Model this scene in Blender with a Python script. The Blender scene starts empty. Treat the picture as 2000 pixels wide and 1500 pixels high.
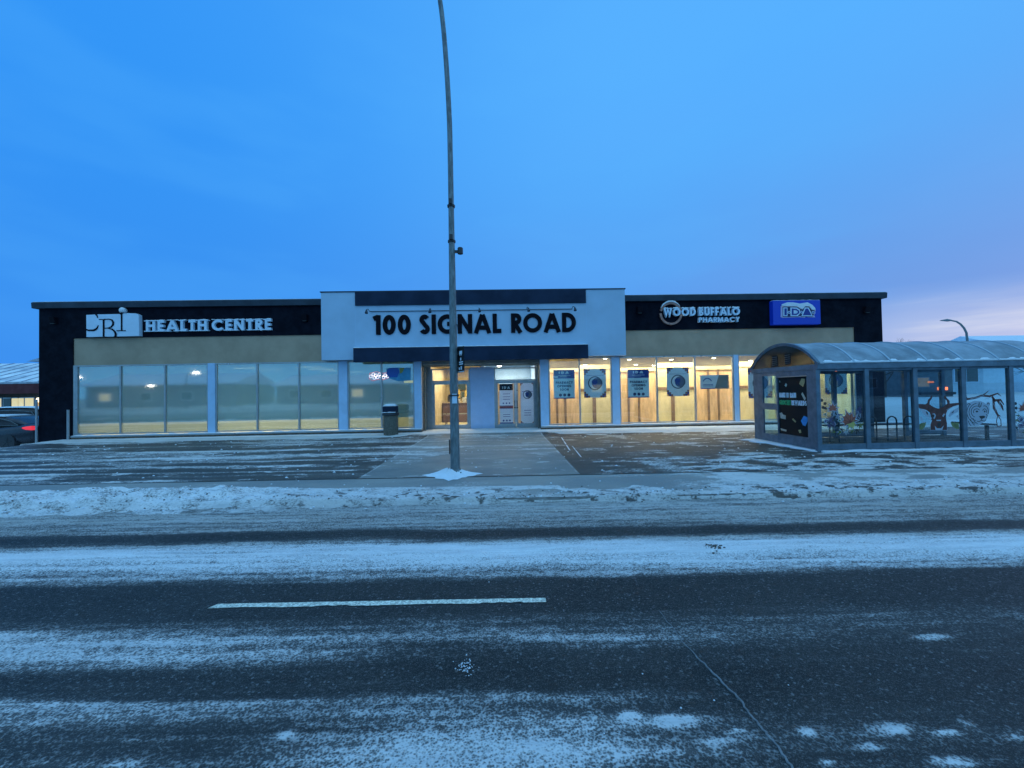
import bpy, math, random
import numpy as np
from mathutils import Vector, Matrix
R_ = math.radians
sc = bpy.context.scene

# ------------------------------------------------------------------ camera
FPX, EYE = 760.0, 1.65
_a, _p, _r = R_(1.6), R_(0.98), R_(1.06)
CF = Vector((math.sin(_a)*math.cos(_p), math.cos(_a)*math.cos(_p), math.sin(_p)))
_R0 = Vector((math.cos(_a), -math.sin(_a), 0)); _U0 = _R0.cross(CF)
CR = _R0*math.cos(_r) - _U0*math.sin(_r); CU = _U0*math.cos(_r) + _R0*math.sin(_r)
cam = bpy.data.cameras.new("camera"); camo = bpy.data.objects.new("camera", cam); sc.collection.objects.link(camo)
m = Matrix.Identity(4)
for i, v in enumerate((CR, CU, -CF)):
    for j in range(3): m[j][i] = v[j]
m[2][3] = EYE
camo.matrix_world = m
cam.sensor_width = 36.0; cam.lens = 36.0*FPX/2000; cam.clip_start = 0.05; cam.clip_end = 3000
sc.camera = camo

# ------------------------------------------------------------------ sky, sun, exposure
w = bpy.data.worlds.new("World"); sc.world = w; w.use_nodes = True
nt = w.node_tree; nt.nodes.clear()
def N(t, typ, **k):
    n = t.nodes.new(typ)
    for a, b in k.items():
        if a in n.inputs: n.inputs[a].default_value = b
        else: setattr(n, a, b)
    return n
def MA(t, op, a, b=None, c=None, clamp=False):
    n = t.nodes.new('ShaderNodeMath'); n.operation = op; n.use_clamp = clamp
    for i, v in enumerate((a, b, c)):
        if v is None: continue
        if isinstance(v, (int, float)): n.inputs[i].default_value = v
        else: t.links.new(v, n.inputs[i])
    return n.outputs[0]
def SS(t, v, a, b, lo=0.0, hi=1.0, smooth=True):
    n = t.nodes.new('ShaderNodeMapRange'); n.interpolation_type = 'SMOOTHSTEP' if smooth else 'LINEAR'
    if isinstance(v, (int, float)): n.inputs[0].default_value = v
    else: t.links.new(v, n.inputs[0])
    n.inputs[1].default_value = a; n.inputs[2].default_value = b; n.inputs[3].default_value = lo; n.inputs[4].default_value = hi
    return n.outputs[0]
def MIX(t, f, a, b, typ='MIX'):
    n = t.nodes.new('ShaderNodeMix'); n.data_type = 'RGBA'; n.blend_type = typ
    for s, v in ((0, f), (6, a), (7, b)):
        if isinstance(v, (int, float)): n.inputs[s].default_value = v
        elif isinstance(v, tuple): n.inputs[s].default_value = (*v[:3], 1)
        else: t.links.new(v, n.inputs[s])
    return n.outputs[2]
tc = N(nt, 'ShaderNodeTexCoord'); sp = N(nt, 'ShaderNodeSeparateXYZ'); nt.links.new(tc.outputs['Generated'], sp.inputs[0])
X, Y, Z = sp.outputs
# dusk blue: saturated overhead and to the left, paler and warmer low on the right
c_up = MIX(nt, SS(nt, X, -0.72, 0.30), (0.028, 0.295, 0.92), (0.090, 0.425, 0.99))
c_low = MIX(nt, SS(nt, X, -0.75, 0.15), (0.034, 0.275, 0.87), (0.078, 0.305, 0.83))
c_low = MIX(nt, SS(nt, X, 0.2, 0.8), c_low, (0.13, 0.305, 0.74))
base = MIX(nt, SS(nt, Z, 0.08, 0.60), c_low, c_up)
mp = N(nt, 'ShaderNodeMapping'); mp.inputs['Scale'].default_value = (1.1, 1.1, 4.2); mp.inputs['Rotation'].default_value = (0.0, 0.12, 0)
nt.links.new(tc.outputs['Generated'], mp.inputs[0])
no = N(nt, 'ShaderNodeTexNoise', Scale=1.7, Detail=4.0, Roughness=0.45); nt.links.new(mp.outputs[0], no.inputs['Vector'])
cl = SS(nt, no.outputs[0], 0.32, 0.66)
pale = MA(nt, 'MULTIPLY', cl, MA(nt, 'MULTIPLY', SS(nt, X, -0.35, 0.75), SS(nt, Z, 0.75, 0.1)))
base = MIX(nt, MA(nt, 'MULTIPLY', pale, 0.22), base, (0.17, 0.43, 0.90))
mp2 = N(nt, 'ShaderNodeMapping'); mp2.inputs['Scale'].default_value = (1.3, 1.3, 15.0); mp2.inputs['Rotation'].default_value = (0.0, 0.10, 0)
nt.links.new(tc.outputs['Generated'], mp2.inputs[0])
no2 = N(nt, 'ShaderNodeTexNoise', Scale=1.4, Detail=5.0, Roughness=0.55); nt.links.new(mp2.outputs[0], no2.inputs['Vector'])
mot = N(nt, 'ShaderNodeTexNoise', Scale=2.4, Detail=3.0, Roughness=0.5); nt.links.new(mp.outputs[0], mot.inputs['Vector'])
base = MIX(nt, MA(nt, 'MULTIPLY', SS(nt, mot.outputs[0], .40, .66), .16), base, (0.10, 0.47, 1.0))
glow = MA(nt, 'MULTIPLY', SS(nt, X, 0.56, 0.76), SS(nt, MA(nt, 'ADD', Z, MA(nt, 'MULTIPLY', MA(nt, 'SUBTRACT', no.outputs[0], 0.5), 0.10)), 0.165, 0.075))
base = MIX(nt, MA(nt, 'MULTIPLY', glow, 0.85), base, MIX(nt, SS(nt, no2.outputs[0], .38, .62), (0.40, 0.52, 0.82), (0.68, 0.74, 0.87)))
# unseen sky overhead and behind the camera, brightened to light facade and snow
fill_sky = MA(nt, 'MAXIMUM', SS(nt, Y, 0.12, -0.35), SS(nt, Z, 0.72, 0.92))
base = MIX(nt, fill_sky, base, MIX(nt, SS(nt, Z, 0.15, 0.8), MIX(nt, cl, (0.12, 0.50, 1.00), (0.16, 0.56, 1.05)), (0.34, 0.74, 1.16)))
sky = N(nt, 'ShaderNodeTexSky'); sky.sky_type = 'NISHITA'; sky.sun_disc = False
sky.sun_elevation = R_(1.5); sky.sun_rotation = R_(65)
skc = MIX(nt, 1.0, sky.outputs[0], (0.01, 0.01, 0.012), 'MULTIPLY')
base = MIX(nt, 1.0, base, skc, 'ADD')
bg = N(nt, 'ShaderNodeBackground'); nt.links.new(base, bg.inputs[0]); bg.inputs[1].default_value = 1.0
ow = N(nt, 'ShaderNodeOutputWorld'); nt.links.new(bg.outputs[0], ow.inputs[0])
sl = bpy.data.lights.new("sun", 'SUN'); sl.energy = 0.12; sl.angle = R_(25); sl.color = (0.95, 0.8, 0.85)
so = bpy.data.objects.new("sun", sl); sc.collection.objects.link(so)
so.rotation_euler = (R_(75), 0, R_(-65) + math.pi)
sc.view_settings.view_transform = 'Standard'; sc.view_settings.look = 'None'
sc.view_settings.exposure = 0.0; sc.view_settings.gamma = 1.0
sc.cycles.use_denoising = True
sc.cycles.max_bounces = 8; sc.cycles.transparent_max_bounces = 24; sc.cycles.sample_clamp_indirect = 4.0
sc.cycles.caustics_reflective = False; sc.cycles.caustics_refractive = False

# ------------------------------------------------------------------ helpers
def _ray(x, y): return CF + CR*((x-1000)/FPX) - CU*((y-750)/FPX)
def at(x, y, Yw):
    d = _ray(x, y); t = Yw/d.y; return Vector((d.x*t, Yw, EYE+d.z*t))
def gp(x, y, z=0.0):
    d = _ray(x, y); t = (z-EYE)/d.z; return Vector((d.x*t, d.y*t, z))
def ax(x, y, Xw):
    d = _ray(x, y); t = Xw/d.x; return Vector((Xw, d.y*t, EYE+d.z*t))

class MB:
    def __init__(s): s.v = []; s.f = []; s.m = []
    def add(s, vs, fs, mi=0):
        n = len(s.v); s.v += [tuple(v) for v in vs]; s.f += [tuple(i+n for i in f) for f in fs]; s.m += [mi]*len(fs); return s
    def box(s, a, b, mi=0):
        x0, x1 = sorted((a[0], b[0])); y0, y1 = sorted((a[1], b[1])); z0, z1 = sorted((a[2], b[2]))
        return s.add([(x0,y0,z0),(x1,y0,z0),(x1,y1,z0),(x0,y1,z0),(x0,y0,z1),(x1,y0,z1),(x1,y1,z1),(x0,y1,z1)],
                     [(0,3,2,1),(4,5,6,7),(0,1,5,4),(1,2,6,5),(2,3,7,6),(3,0,4,7)], mi)
    def tube(s, pts, r, n=10, mi=0, cap=True):
        pts = [Vector(p) for p in pts]; rs = r if isinstance(r, (list, tuple)) else [r]*len(pts)
        vs = []; ref = None
        for i, p in enumerate(pts):
            d = (pts[min(i+1, len(pts)-1)] - pts[max(i-1, 0)]).normalized()
            if ref is None: ref = Vector((0,0,1)) if abs(d.z) < .9 else Vector((1,0,0))
            u = (ref - d*ref.dot(d)).normalized(); ref = u; q = d.cross(u)
            for k in range(n):
                a = 2*math.pi*k/n; vs.append(p + (u*math.cos(a) + q*math.sin(a))*rs[i])
        fs = []
        for i in range(len(pts)-1):
            for k in range(n):
                a = i*n+k; b = i*n+(k+1) % n; fs.append((a, b, b+n, a+n))
        if cap: fs += [tuple(range(n-1, -1, -1)), tuple(range((len(pts)-1)*n, len(pts)*n))]
        return s.add(vs, fs, mi)
    def lathe(s, c, prof, n=32, mi=0, axis='z'):
        vs = []
        for r, z in prof:
            for k in range(n):
                a = 2*math.pi*k/n
                if axis == 'z': vs.append((c[0]+r*math.cos(a), c[1]+r*math.sin(a), c[2]+z))
                else: vs.append((c[0]+r*math.cos(a), c[1]+z, c[2]+r*math.sin(a)))
        fs = []
        for i in range(len(prof)-1):
            for k in range(n):
                a = i*n+k; b = i*n+(k+1) % n; fs.append((a, b, b+n, a+n))
        fs += [tuple(range(n-1, -1, -1)), tuple(range((len(prof)-1)*n, len(prof)*n))]
        return s.add(vs, fs, mi)
    def prism(s, poly, M, d0, d1, mi=0):          # polygon (u,v) mapped by M(u,v,depth)
        n = len(poly)
        vs = [M(u, v, d0) for u, v in poly] + [M(u, v, d1) for u, v in poly]
        fs = [tuple(range(n)), tuple(range(2*n-1, n-1, -1))] + [((i+1) % n, i, n+i, n+(i+1) % n) for i in range(n)]
        return s.add(vs, fs, mi)
    def ribbon(s, pl, w, M, d0, d1, mi=0, closed=False):
        P = [Vector(p[:2]) for p in pl]; n = len(P); L = []; Rr = []
        ws = w if isinstance(w, (list, tuple)) else [w]*n
        for i in range(n):
            if closed: a, b, c = P[i-1], P[i], P[(i+1) % n]
            else: a, b, c = P[max(i-1, 0)], P[i], P[min(i+1, n-1)]
            d1_ = (b-a); d2_ = (c-b)
            if d1_.length < 1e-9: d1_ = d2_
            if d2_.length < 1e-9: d2_ = d1_
            d1_.normalize(); d2_.normalize()
            n1 = Vector((-d1_.y, d1_.x)); n2 = Vector((-d2_.y, d2_.x)); mm = (n1+n2)
            if mm.length < 1e-6: mm = n1
            mm.normalize(); k = min(1/max(mm.dot(n1), 0.3), 2.2)*ws[i]/2
            L.append(b+mm*k); Rr.append(b-mm*k)
        vs = [M(p.x, p.y, d0) for p in L] + [M(p.x, p.y, d0) for p in Rr] + [M(p.x, p.y, d1) for p in L] + [M(p.x, p.y, d1) for p in Rr]
        fs = []; rng = range(n if closed else n-1)
        for i in rng:
            j = (i+1) % n
            fs += [(i, j, n+j, n+i), (2*n+i, 3*n+i, 3*n+j, 2*n+j), (i, 2*n+i, 2*n+j, j), (n+i, n+j, 3*n+j, 3*n+i)]
        if not closed: fs += [(0, n, 3*n, 2*n), (n-1, 3*n-1, 4*n-1, 2*n-1)]
        return s.add(vs, fs, mi)
    def loft(s, rings, mi=0, cap=True):
        n = len(rings[0]); vs = [p for r in rings for p in r]; fs = []
        for i in range(len(rings)-1):
            for k in range(n):
                a = i*n+k; b = i*n+(k+1) % n; fs.append((a, b, b+n, a+n))
        if cap: fs += [tuple(range(n-1, -1, -1)), tuple(range((len(rings)-1)*n, len(rings)*n))]
        return s.add(vs, fs, mi)
    def build(s, name, mats, parent=None, smooth=False, bevel=0.0):
        me = bpy.data.meshes.new(name); me.from_pydata(s.v, [], s.f)
        if not isinstance(mats, (list, tuple)): mats = [mats]
        for q in mats: me.materials.append(q)
        me.polygons.foreach_set('material_index', s.m)
        import bmesh
        bm = bmesh.new(); bm.from_mesh(me); bmesh.ops.recalc_face_normals(bm, faces=bm.faces); bm.to_mesh(me); bm.free()
        if smooth:
            me.shade_smooth()
            if smooth is not True: me.set_sharp_from_angle(angle=R_(smooth))
        o = bpy.data.objects.new(name, me); sc.collection.objects.link(o)
        if parent: o.parent = parent; o.matrix_parent_inverse = parent.matrix_basis.inverted()
        if bevel:
            b = o.modifiers.new('bevel', 'BEVEL'); b.width = bevel; b.segments = 2; b.limit_method = 'ANGLE'
        return o
def tag(o, label=None, cat=None, group=None, kind=None):
    if label: o['label'] = label
    if cat: o['category'] = cat
    if group: o['group'] = group
    if kind: o['kind'] = kind
    return o
def thing(name, label, cat, loc=(0,0,0), group=None, rz=0.0):
    o = bpy.data.objects.new(name, None); sc.collection.objects.link(o)
    o.location = loc; o.rotation_euler = (0, 0, rz); o.matrix_basis  # settle
    o.empty_display_size = .2
    return tag(o, label, cat, group)
def copy_tree(o, parent=None):
    c = o.copy(); sc.collection.objects.link(c)
    if parent: c.parent = parent; c.matrix_parent_inverse = o.matrix_parent_inverse.copy()
    for ch in list(o.children): copy_tree(ch, c)
    return c

def mat(name, col, rough=0.6, metal=0.0, emit=None, es=0.0, bump=0.0, bscale=60.0, var=0.0, vscale=3.0, spec=0.5, stretch=None, var2=None):
    mt = bpy.data.materials.new(name); mt.use_nodes = True; t = mt.node_tree; b = t.nodes['Principled BSDF']
    b.inputs['Base Color'].default_value = (*col, 1); b.inputs['Roughness'].default_value = rough
    b.inputs['Metallic'].default_value = metal; b.inputs['Specular IOR Level'].default_value = spec
    if emit: b.inputs['Emission Color'].default_value = (*emit, 1); b.inputs['Emission Strength'].default_value = es
    if var or bump:
        tcn = N(t, 'ShaderNodeTexCoord'); mpn = N(t, 'ShaderNodeMapping'); t.links.new(tcn.outputs['Object'], mpn.inputs[0])
        if stretch: mpn.inputs['Scale'].default_value = stretch
    if var:
        n1 = N(t, 'ShaderNodeTexNoise', Scale=vscale, Detail=6.0, Roughness=0.6); t.links.new(mpn.outputs[0], n1.inputs['Vector'])
        c2 = var2 if var2 else tuple(max(0, x*(1-var)) for x in col)
        c1 = tuple(min(1, x*(1+var*.6)) for x in col)
        t.links.new(MIX(t, SS(t, n1.outputs[0], .3, .7), c2, c1), b.inputs['Base Color'])
        t.links.new(SS(t, n1.outputs[0], .3, .7, min(1, rough+.12), max(0, rough-.08)), b.inputs['Roughness'])
    if bump:
        n2 = N(t, 'ShaderNodeTexNoise', Scale=bscale, Detail=5.0); t.links.new(mpn.outputs[0], n2.inputs['Vector'])
        bp = N(t, 'ShaderNodeBump', Strength=bump, Distance=0.02); t.links.new(n2.outputs[0], bp.inputs['Height']); t.links.new(bp.outputs[0], b.inputs['Normal'])
    return mt
def glass(name, tint=(0.9,0.95,0.95), refl=0.10, rough=0.0, haze=0.0, hazecol=(.5,.55,.55), wav=0.0):
    mt = bpy.data.materials.new(name); mt.use_nodes = True; t = mt.node_tree; t.nodes.clear()
    o = N(t, 'ShaderNodeOutputMaterial'); tr = N(t, 'ShaderNodeBsdfTransparent'); tr.inputs[0].default_value = (*tint, 1)
    gl = N(t, 'ShaderNodeBsdfGlossy'); gl.inputs['Roughness'].default_value = rough; gl.inputs['Color'].default_value = (.95,.97,1,1)
    fr = N(t, 'ShaderNodeLayerWeight'); fr.inputs[0].default_value = 0.35
    if wav:
        tcn = N(t, 'ShaderNodeTexCoord'); n2 = N(t, 'ShaderNodeTexNoise', Scale=0.9, Detail=1.0); t.links.new(tcn.outputs['Object'], n2.inputs['Vector'])
        bp = N(t, 'ShaderNodeBump', Strength=wav, Distance=0.02); t.links.new(n2.outputs[0], bp.inputs['Height']); t.links.new(bp.outputs[0], gl.inputs['Normal'])
    f = MA(t, 'ADD', MA(t, 'MULTIPLY', MA(t, 'POWER', fr.outputs['Facing'], 3.0), 0.7), refl, clamp=True)
    mx = N(t, 'ShaderNodeMixShader'); t.links.new(f, mx.inputs[0]); 
    src = tr.outputs[0]
    if haze:
        df = N(t, 'ShaderNodeBsdfDiffuse'); df.inputs[0].default_value = (*hazecol, 1)
        tl = N(t, 'ShaderNodeBsdfTranslucent'); tl.inputs[0].default_value = (*hazecol, 1)
        m0 = N(t, 'ShaderNodeMixShader'); m0.inputs[0].default_value = .5; t.links.new(df.outputs[0], m0.inputs[1]); t.links.new(tl.outputs[0], m0.inputs[2])
        m1 = N(t, 'ShaderNodeMixShader'); m1.inputs[0].default_value = haze; t.links.new(tr.outputs[0], m1.inputs[1]); t.links.new(m0.outputs[0], m1.inputs[2]); src = m1.outputs[0]
    t.links.new(src, mx.inputs[1]); t.links.new(gl.outputs[0], mx.inputs[2]); t.links.new(mx.outputs[0], o.inputs[0])
    return mt

M = dict(
    black=mat('black_stucco', (.005,.007,.015), .85, bump=.25, bscale=90, var=.3, spec=.12),
    cap=mat('dark_blue_metal', (.018,.036,.06), .6, metal=.0, var=.25, vscale=2),
    band=mat('navy_band', (.008,.022,.055), .6, spec=.25, var=.25, vscale=1.5),
    beige=mat('beige_stucco', (.455,.335,.235), .85, bump=.3, bscale=80, var=.12, vscale=1.2),
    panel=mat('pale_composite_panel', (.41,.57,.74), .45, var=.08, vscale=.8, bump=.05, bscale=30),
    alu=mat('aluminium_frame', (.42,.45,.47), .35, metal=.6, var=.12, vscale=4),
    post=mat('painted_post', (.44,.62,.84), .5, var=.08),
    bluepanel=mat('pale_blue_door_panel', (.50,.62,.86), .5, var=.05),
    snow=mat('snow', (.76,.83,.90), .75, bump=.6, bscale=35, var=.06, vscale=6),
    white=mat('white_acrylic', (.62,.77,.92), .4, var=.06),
    letterblack=mat('black_letter', (.006,.005,.010), .6, spec=.1),
    halo=mat('letter_edge', (.55,.35,.3), .5),
    steel=mat('galvanised_steel', (.17,.21,.225), .55, metal=.25, var=.35, vscale=7, stretch=(3,3,.7), bump=.08, bscale=60),
    dark=mat('dark_plastic', (.02,.024,.03), .45),
    shelter=mat('anodised_shelter_frame', (.12,.18,.24), .45, metal=.3, var=.2, vscale=5, bump=.04, bscale=50),
)
# ------------------------------------------------------------------ stroke lettering
def arc(cx, cy, rx, ry, a0, a1, n=10):
    return [(cx+rx*math.cos(R_(a0+(a1-a0)*i/n)), cy+ry*math.sin(R_(a0+(a1-a0)*i/n))) for i in range(n+1)]
def glyph(c, w):
    h = w/2; T = 1-h
    if c == ' ': return .34, []
    if c == '1': return .34, [[(.02, T-.08), (.34-h, T+h*.3)], [(.34-h, 0), (.34-h, 1)]]
    if c == '0': W = .60; return W, [('c', arc(W/2, .5, W/2-h, .5-h, 0, 360, 28)[:-1])]
    if c in 'OQ': W = .98; return W, [('c', arc(W/2, .5, W/2-h, .5-h, 0, 360, 32)[:-1])]
    if c == 'S':
        W = .52; q = .25+h*.15
        return W, [arc(W/2-.01, 1-q, W/2-h, q-h, 30, 90, 5) + arc(W/2-.01, 1-q, W/2-h*1.1, q-h, 100, 245, 9) + arc(W/2-.01, q, W/2-h, q-h, 65, -90, 11) + arc(W/2-.01, q, W/2-h, q-h, -100, -155, 4)]
    if c == 'I': return w, [[(h, 0), (h, 1)]]
    if c == 'G': W = .92; return W, [arc(.49, .5, .49-h, .5-h, 42, 360, 26), [(W-h-.02, .5-h*.9+h), (W*.52, .5-h*.9+h)]]
    if c == 'C': W = .84; return W, [arc(.49, .5, .49-h, .5-h, 44, 316, 22)]
    if c == 'N': W = .74; return W, [[(h, 0), (h, 1)], [(h, 1-h*.6), (W-h, h*.6)], [(W-h, 0), (W-h, 1)]]
    if c == 'M': W = .9; return W, [[(h, 0), (h*1.3, 1)], [(h*1.3, 1-h*.6), (W/2, h*1.2), (W-h*1.3, 1-h*.6)], [(W-h, 0), (W-h*1.3, 1)]]
    if c == 'A': W = .86; return W, [[(h*.8, 0), (W/2-h*.1, 1-h*.35)], [(W/2+h*.1, 1-h*.35), (W-h*.8, 0)], [(W*.2, .29), (W*.8, .29)]]
    if c == 'L': W = .44; return W, [[(h, 0), (h, 1)], [(h, h), (W, h)]]
    if c == 'R': W = .54; return W, [[(h, 0), (h, 1)], [(h, T), (W*.5, T)] + arc(W*.5, .71, W*.5-h, .29-h, 88, -88, 10) + [(h, .42+h)], [(W*.42, .44), (W-h*.5, 0)]]
    if c == 'P': W = .54; return W, [[(h, 0), (h, 1)], [(h, T), (W*.5, T)] + arc(W*.5, .70, W*.5-h, .3-h, 88, -88, 10) + [(h, .40+h)]]
    if c == 'B': W = .56; return W, [[(h, 0), (h, 1)], [(h, T), (W*.45, T)] + arc(W*.45, .75, W*.45-h, .25-h*.9, 88, -88, 8) + [(h, .5+h*.1)], [(h, .5+h*.1), (W*.5, .5+h*.1)] + arc(W*.5, .27, W*.5-h, .27-h, 88, -88, 8) + [(h, h)]]
    if c == 'D': W = .72; return W, [[(h, 0), (h, 1)], [(h, T), (W*.35, T)] + arc(W*.35, .5, W*.65-h, .5-h, 88, -88, 14) + [(h, h)]]
    if c == 'E': W = .48; return W, [[(h, 0), (h, 1)], [(h, T), (W, T)], [(h, .5), (W*.92, .5)], [(h, h), (W, h)]]
    if c == 'F': W = .46; return W, [[(h, 0), (h, 1)], [(h, T), (W, T)], [(h, .48), (W*.9, .48)]]
    if c == 'H': W = .68; return W, [[(h, 0), (h, 1)], [(W-h, 0), (W-h, 1)], [(h, .52), (W-h, .52)]]
    if c == 'K': W = .6; return W, [[(h, 0), (h, 1)], [(h, .4), (W-h*.8, 1)], [(W*.4, .55), (W-h*.6, 0)]]
    if c == 'T': W = .5; return W, [[(W/2, 0), (W/2, T)], [(0, T), (W, T)]]
    if c == 'U': W = .66; return W, [[(h, 1), (h, .33)] + arc(W/2, .33, W/2-h, .33-h, 180, 360, 10) + [(W-h, 1)]]
    if c == 'W': W = 1.05; return W, [[(h*.8, 1), (W*.28, h*.6), (W*.5, 1-h), (W*.72, h*.6), (W-h*.8, 1)]]
    if c == 'Y': W = .66; return W, [[(h*.8, 1), (W/2, .45), (W-h*.8, 1)], [(W/2, 0), (W/2, .5)]]
    if c == '.': return w*1.1, [[(w*.55, 0), (w*.55, w*1.1)]]
    if c == '*': return w*1.1, [[(w*.55, .4), (w*.55, .4+w*1.1)]]
    return .5, [[(.1, h), (.4, h)]]
SERIF = {'H': [(0, 0), (0, 1), (1, 0), (1, 1)], 'E': [(0, 0), (0, 1)], 'A': [(0, 0), (1, 0)], 'L': [(0, 0), (0, 1)], 'T': [(.5, 0)], 'N': [(0, 0), (0, 1), (1, 1)], 'R': [(0, 0), (0, 1), (1, 0)], 'I': [(0, 0), (0, 1)]}
def text(mb, s, MM, x0, z0, height, length, wt=.19, d0=0.0, d1=.05, mi=0, gap=.14, serif=False):
    """lay a word out between x0 and x0+length on the plane mapping MM(u, v, depth)"""
    adv = []; tot = 0
    for c in s: adv.append(glyph(c, wt)[0]); tot += adv[-1]+gap
    k = length/(tot-gap); u = x0; idx = 0
    for c, W in zip(s, adv):
        for st in glyph(c, wt)[1]:
            closed = isinstance(st, tuple); pl = st[1] if closed else st
            # thicknesses stay even: horizontal and vertical scales differ only a little
            pts = [(u+p[0]*k, z0+p[1]*height) for p in pl]
            mb.ribbon(pts, wt*(k+height)/2*(1.0 if not serif else .95), MM, d0, d1+.0016*(idx % 7), mi, closed); idx += 1
        if serif:
            for (a, b) in SERIF.get(c, []):
                cx = u + (wt/2 + a*(W-wt))*k; zz = z0 + (.035 if b == 0 else .965)*height
                mb.ribbon([(cx-wt*k*1.05, zz), (cx+wt*k*1.05, zz)], .075*height, MM, d0, d1+.0016*(idx % 7), mi); idx += 1
        u += (W+gap)*k
def planeY(y0): return lambda u, v, d: (u, y0-d, v)          # faces -Y, depth grows towards the street
def planeX(x0): return lambda u, v, d: (x0-d, -u, v)         # faces -X, u = -Y

# ------------------------------------------------------------------ noise on arrays
_rng = np.random.default_rng(7); _LAT = _rng.random((8, 257, 257))
def vn(x, y, s=0):
    L = _LAT[s % 8]; x = x + 31.7*s; y = y + 17.3*s
    xi = np.floor(x).astype(int); yi = np.floor(y).astype(int); fx = x-xi; fy = y-yi
    fx = fx*fx*(3-2*fx); fy = fy*fy*(3-2*fy); xi %= 256; yi %= 256
    a = L[yi, xi]; b = L[yi, xi+1]; c = L[yi+1, xi]; d = L[yi+1, xi+1]
    return (a*(1-fx)+b*fx)*(1-fy) + (c*(1-fx)+d*fx)*fy
def fb(x, y, s=0, o=4, g=.5):
    r = 0; a = 1; t = 0
    for i in range(o): r = r + a*vn(x*2**i, y*2**i, s+i); t += a; a *= g
    return r/t
def sst(v, a, b): q = np.clip((v-a)/(b-a), 0, 1); return q*q*(3-2*q)

def axis(segs):
    out = []
    for a, b, st in segs: n = max(1, int(round((b-a)/st))); out += list(np.linspace(a, b, n, endpoint=False))
    return np.array(out+[segs[-1][1]])
def sheet(name, xs, ys, zf, af, material, kind='structure', parent=None):
    XX, YY = np.meshgrid(xs, ys); S, D = af(XX, YY); ZZ = zf(XX, YY, S); ny, nx = XX.shape
    me = bpy.data.meshes.new(name); me.vertices.add(nx*ny)
    me.vertices.foreach_set('co', np.stack([XX, YY, ZZ], -1).astype(np.float32).ravel())
    i = np.arange(ny-1)[:, None]*nx + np.arange(nx-1)[None, :]
    q = np.stack([i, i+1, i+nx+1, i+nx], -1).reshape(-1, 4).astype(np.int32); nf = len(q)
    me.loops.add(nf*4); me.loops.foreach_set('vertex_index', q.ravel())
    me.polygons.add(nf); me.polygons.foreach_set('loop_start', np.arange(nf, dtype=np.int32)*4)
    me.polygons.foreach_set('use_smooth', np.ones(nf, dtype=bool))
    for nm, A in (('snowy', S), ('grime', D)):
        at_ = me.attributes.new(nm, 'FLOAT', 'POINT'); at_.data.foreach_set('value', A.astype(np.float32).ravel())
    me.update(calc_edges=True); me.materials.append(material)
    o = bpy.data.objects.new(name, me); sc.collection.objects.link(o)
    if kind: o['kind'] = kind
    return o

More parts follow.
